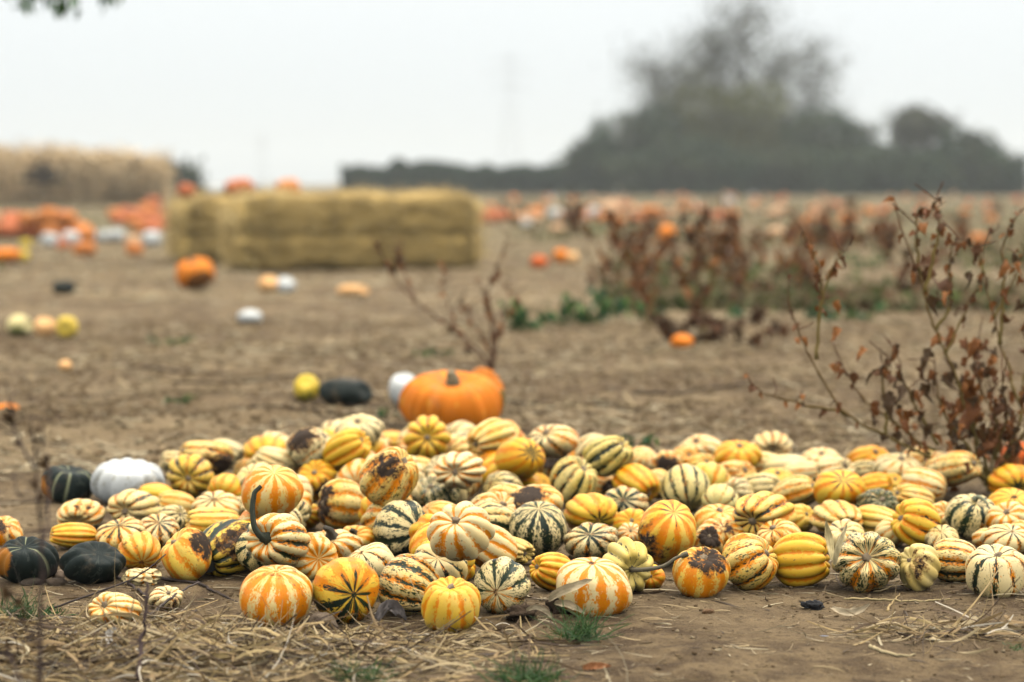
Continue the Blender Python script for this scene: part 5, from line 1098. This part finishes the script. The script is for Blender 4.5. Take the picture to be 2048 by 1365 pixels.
def tree(name, label, u, vtop, w_px, d_, seed, colr, nleaf, sparse=False, vbase=None, cat='tree', group='trees behind the field', low=.1):
    m = d_ / FPX; x = (u - 1024) * m; ztop = at(u, vtop, d_)[2]; r2 = np.random.default_rng(seed); root = empty(name, (x, d_, -.05)); wr = w_px * m / 2
    H_ = ztop; trunk = smooth_path([(0, 0, 0), (r2.normal(0, .2), r2.normal(0, .2), H_ * .35), (r2.normal(0, .3), r2.normal(0, .3), H_ * .7), (0, 0, H_ * .97)], 14)
    co, F = tube(trunk, np.linspace(.035 * H_ * .6, .02, len(trunk)), 8, 0, .1, seed); link('trunk', np_mesh('trunk', co, F, True, dict(tint=const(len(co), (.06, .05, .042)))), BARK, root)
    tips = []
    for k in range(30 if sparse else 11):
        i = int(r2.integers(3, len(trunk))); a = r2.uniform(0, 6.28); ln = wr * r2.uniform(.5, 1.0) * (1 - .35 * i / len(trunk)); up_ = r2.uniform(.3, 1.0)
        e_ = trunk[i] + np.array([math.cos(a) * ln, math.sin(a) * ln, ln * up_ * .8]); e_[2] = min(e_[2], H_)
        br = smooth_path([trunk[i], trunk[i] * .5 + e_ * .5 + r2.normal(0, .15, 3), e_], 10); co, F = tube(br, np.linspace(.012 * H_ * .5, .012, len(br)), 5)
        link('limb', np_mesh('limb', co, F, True, dict(tint=const(len(co), (.06, .05, .042)))), BARK, root); tips += [br[4], br[6], br[8], br[-1]]
        for j in range(4):
            s0 = br[int(r2.integers(3, len(br)))]; tips.append(s0 + r2.normal(0, .5 if sparse else .35, 3) * wr * .35)
    tips = np.array(tips); n_ = nleaf
    if sparse:
        P_ = tips[r2.integers(0, len(tips), n_)] + r2.normal(0, wr * .2, (n_, 3)) * np.where(r2.random((n_, 1)) < .3, 2.0, 1); P_[:, 2] = np.clip(P_[:, 2], 1, None)
    else:
        q_ = r2.normal(0, 1, (n_, 3)); q_ /= np.linalg.norm(q_, axis=1)[:, None]; rr = r2.random(n_) ** .35
        bump = 1 + .16 * np.sin(q_[:, 0] * 5 + seed) + .13 * np.sin(q_[:, 2] * 7 + 2 * seed) + .1 * np.sin(q_[:, 1] * 9 + seed)
        hz0 = H_ * low; P_ = q_ * (rr * bump)[:, None] * np.array([wr, wr * .8, (H_ - hz0) * .5]) + np.array([0, 0, (H_ + hz0) * .5])
        fe = r2.random(n_) < .22; P_[fe] = (P_[fe] - np.array([0, 0, H_ * .5])) * r2.uniform(1.0, 1.22, (fe.sum(), 1)) + np.array([0, 0, H_ * .5]) + r2.normal(0, .25, (fe.sum(), 3))
        low_ = r2.random(n_) < .35; P_[low_, 2] = r2.uniform(0, H_ * .6, low_.sum()); P_[:, 2] = np.clip(P_[:, 2], .05, None)
    mixg = (vnoise(P_[:, 0] + 3 * seed, P_[:, 2], 1.6, seed)[:, None] * .5 + .5); cl = (np.array(colr) * (1 - .55 * mixg) + np.array((.075, .075, .03)) * .55 * mixg) * r2.uniform(.5, 1.5, (n_, 1))
    c_, f_, t_ = leaf_cloud(P_, r2.uniform(.10, .22, n_) * (0.8 if sparse else 1.3), cl, r2)
    link('crown', np_mesh('crown', c_, f_, False, dict(tint=t_)), FOLIAGE, root)
    return tag(root, label, cat, group)
DG, OL, GY = (.034, .060, .030), (.10, .105, .022), (.075, .08, .055)
tree('tree', 'tallest thin-topped tree rising above the clump', 1478, 8, 250, 176, 1, GY, 3400, True)
tree('tree', 'sparse tree right of the tallest one, open crown', 1610, 98, 180, 177, 2, GY, 2600, True)
tree('tree', 'sparse greyish tree left of the tallest one', 1318, 128, 180, 177, 3, GY, 3000, True)
tree('tree', 'bare-topped tree in the clump left of the tallest one', 1425, 84, 200, 175, 4, GY, 4200, True)
tree('tree', 'open grey-green tree between the tallest one and the right sparse one', 1545, 120, 190, 174, 21, GY, 3200, True)
tree('tree', 'open grey-green tree above the dark left tree of the clump', 1370, 135, 190, 174, 22, GY, 3400, True)
tree('tree', 'olive green rounded tree in the centre of the clump', 1462, 160, 230, 168, 5, OL, 7000)
tree('tree', 'dark rounded tree at the left of the clump', 1300, 205, 200, 169, 6, DG, 6500)
tree('tree', 'low dark bush at the left end of the clump', 1190, 272, 120, 166, 7, DG, 4500)
tree('tree', 'dark broad tree right of the olive one', 1640, 222, 260, 168, 8, DG, 8000)
tree('tree', 'tree with a see-through stem zone on the right', 1832, 214, 130, 170, 9, GY, 3200, False, low=.55)
tree('tree', 'dark sloping tree right of the see-through one', 1925, 262, 150, 168, 10, DG, 5200)
tree('tree', 'lowest dark bush at the right end of the clump', 2000, 312, 100, 166, 11, DG, 3600)
tree('tree', 'dark undergrowth bush in the middle front of the clump', 1560, 290, 330, 163, 12, DG, 8000)
tree('tree', 'dark undergrowth bush in the left front of the clump', 1370, 285, 280, 163, 13, DG, 7000)
tree('tree', 'dark undergrowth bush in the right front of the clump', 1780, 300, 260, 163, 14, DG, 6500)
tree('bush', 'dark bush at the right end of the maize', 340, 322, 116, 150, 15, DG, 4500, cat='bush', group=None)
tree('bush', 'dark grey shrub standing before the maize at the left', 75, 345, 60, 84, 16, (.06, .045, .035), 380, True, cat='bush', group=None)
def hedge(label, u0, u1, vtop, d_, seed):
    m = d_ / FPX; x0, x1 = (u0 - 1024) * m, (u1 - 1024) * m; zt = at(u0, vtop, d_)[2]; r2 = np.random.default_rng(seed); n_ = 15000; root = empty('hedge', ((x0 + x1) / 2, d_, 0))
    xx = r2.uniform(x0, x1, n_); yy = r2.normal(0, .6, n_); top = zt * (.95 + .16 * vnoise(xx, xx * 0, 2.6, seed) + .12 * vnoise(xx, xx * 0, .9, seed + 1)); z = top * r2.random(n_) ** .7
    c_, f_, t_ = leaf_cloud(np.stack([xx - (x0 + x1) / 2, yy, z], 1), r2.uniform(.10, .24, n_), np.array(DG) * r2.uniform(.6, 1.4, (n_, 1)), r2)
    link('foliage', np_mesh('hedge_foliage', c_, f_, False, dict(tint=t_)), FOLIAGE, root)
    for x in np.linspace(x0 + .5, x1 - .5, 18):
        co, F = tube([(x - (x0 + x1) / 2, 0, 0), (x - (x0 + x1) / 2 + .1, .05, zt * .45), (x - (x0 + x1) / 2, 0, zt * .9)], [.06, .045, .015], 6); link('trunk', np_mesh('hedge_trunk', co, F, True, dict(tint=const(len(co), (.06, .05, .04)))), BARK, root)
    return tag(root, label, 'hedge')
hedge('long dark trimmed hedge behind the straw bales', 684, 1150, 326, 172, 90)

STEEL, t, b = new_mat('galvanised_steel'); b.inputs['Base Color'].default_value = (.25, .26, .27, 1); b.inputs['Roughness'].default_value = .6; b.inputs['Metallic'].default_value = .3
def pylon(u, vtop, d_, label, seed):
    m = d_ / FPX; x = (u - 1024) * m; H_ = at(u, vtop, d_)[2]; root = empty('pylon', (x, d_, 0)); wb = H_ * .085
    def half(z): s_ = z / H_; return wb * (1 - s_) ** 1.3 + .5
    lv_ = np.linspace(0, H_, 10)
    for sx_ in (-1, 1):
        for sy_ in (-1, 1):
            co, F = tube([(sx_ * half(z), sy_ * half(z), z) for z in lv_], np.full(10, .05), 5); link('leg', np_mesh('pylon_leg', co, F), STEEL, root)
    allc, allf, off = [], [], 0
    for i in range(9):
        for (ax_, sg) in ((0, -1), (0, 1), (1, -1), (1, 1)):
            for fl_ in (-1, 1):
                a, b2 = half(lv_[i]), half(lv_[i + 1]); p_ = [0, 0, lv_[i]]; q_ = [0, 0, lv_[i + 1]]
                p_[ax_] = sg * a; q_[ax_] = sg * b2; p_[1 - ax_] = fl_ * a; q_[1 - ax_] = -fl_ * b2
                co, F = tube([p_, q_], [.02, .02], 4); allc.append(co); allf.append(F[0] + off); off += len(co)
    link('bracing', np_mesh('pylon_bracing', np.concatenate(allc), np.concatenate(allf)), STEEL, root)
    for z, ln in ((.72, .17), (.83, .21), (.93, .15)):
        co, F = tube([(-ln * H_, 0, z * H_ + .3), (0, 0, z * H_ + 1.4), (ln * H_, 0, z * H_ + .3)], [.06, .15, .06], 5); link('cross_arm', np_mesh('pylon_arm', co, F), STEEL, root)
    return tag(root, label, 'pylon', 'power pylons in the fog')
pylon(1020, 108, 640, 'faint tall power pylon in the fog right of the bales', 1)
pylon(525, 270, 1150, 'faint distant power pylon in the fog above the bales', 2)

# tree at the left whose hanging twig enters the frame
def overhang():
    r2 = np.random.default_rng(95); root = empty('roadside_tree', (-4.7, 14.0, -.03)); b0 = np.array([-4.7, 14.0, -.03])
    tr = smooth_path([(0, 0, 0), (.08, .05, 1.3), (-.05, 0, 2.6), (.05, 0, 4.4)], 14); co, F = tube(tr, np.linspace(.13, .03, len(tr)), 9, 0, .1, 1); link('trunk', np_mesh('roadside_trunk', co, F, True, dict(tint=const(len(co), (.09, .07, .055)))), BARK, root)
    tips = [at(40, 2, 14) - b0, at(60, 12, 14) - b0, at(112, 14, 14) - b0, at(118, 24, 14) - b0, at(205, 0, 14) - b0, at(85, 0, 14) - b0, at(20, -20, 14) - b0, at(150, -40, 14) - b0]
    for k in range(7):
        a = r2.uniform(0, 6.28); tips.append(np.array([math.cos(a) * 1.3, math.sin(a) * 1.3, r2.uniform(2.4, 4.2)]))
    for k, e_ in enumerate(tips):
        s0 = tr[int(7 + k % 6)]; mid = (s0 + e_) / 2 + np.array([0, 0, .55]); br = smooth_path([s0, mid, e_ + np.array([0, 0, .18]), e_], 18); co, F = tube(br, np.linspace(.03, .003, len(br)), 6)
        link('limb', np_mesh('roadside_limb', co, F, True, dict(tint=const(len(co), (.08, .065, .05)))), BARK, root)
        for j in range(16): put_leaf(GREEN, br[int(r2.integers(len(br) // 2, len(br)))] + r2.normal(0, .025, 3), r2.uniform(.05, .085), root, r2, .9)
    tag(root, 'tree beyond the left edge, its leafy twig hanging into the top left corner', 'tree')
overhang()

# ------------------------------------------------------------------ foggy air: one closed even box round everything
me = bpy.data.meshes.new('haze'); x0, x1, y0, y1, z0, z1 = -1750, 1750, -60, 3050, -1.2, 46
me.from_pydata([(x, y, z) for z in (z0, z1) for y in (y0, y1) for x in (x0, x1)], [], [(0, 2, 3, 1), (4, 5, 7, 6), (0, 1, 5, 4), (2, 6, 7, 3), (0, 4, 6, 2), (1, 3, 7, 5)])
HZ = bpy.data.materials.new('fog'); HZ.use_nodes = True; t = HZ.node_tree; t.nodes.clear()
pv = t.nodes.new('ShaderNodeVolumePrincipled'); pv.inputs['Color'].default_value = (.80, .845, .87, 1); pv.inputs['Density'].default_value = .00072; pv.inputs['Anisotropy'].default_value = .3
out = t.nodes.new('ShaderNodeOutputMaterial'); t.links.new(pv.outputs[0], out.inputs['Volume'])
tag(link('haze', me, HZ), 'thin even fog over the whole field', 'fog', None, 'stuff')
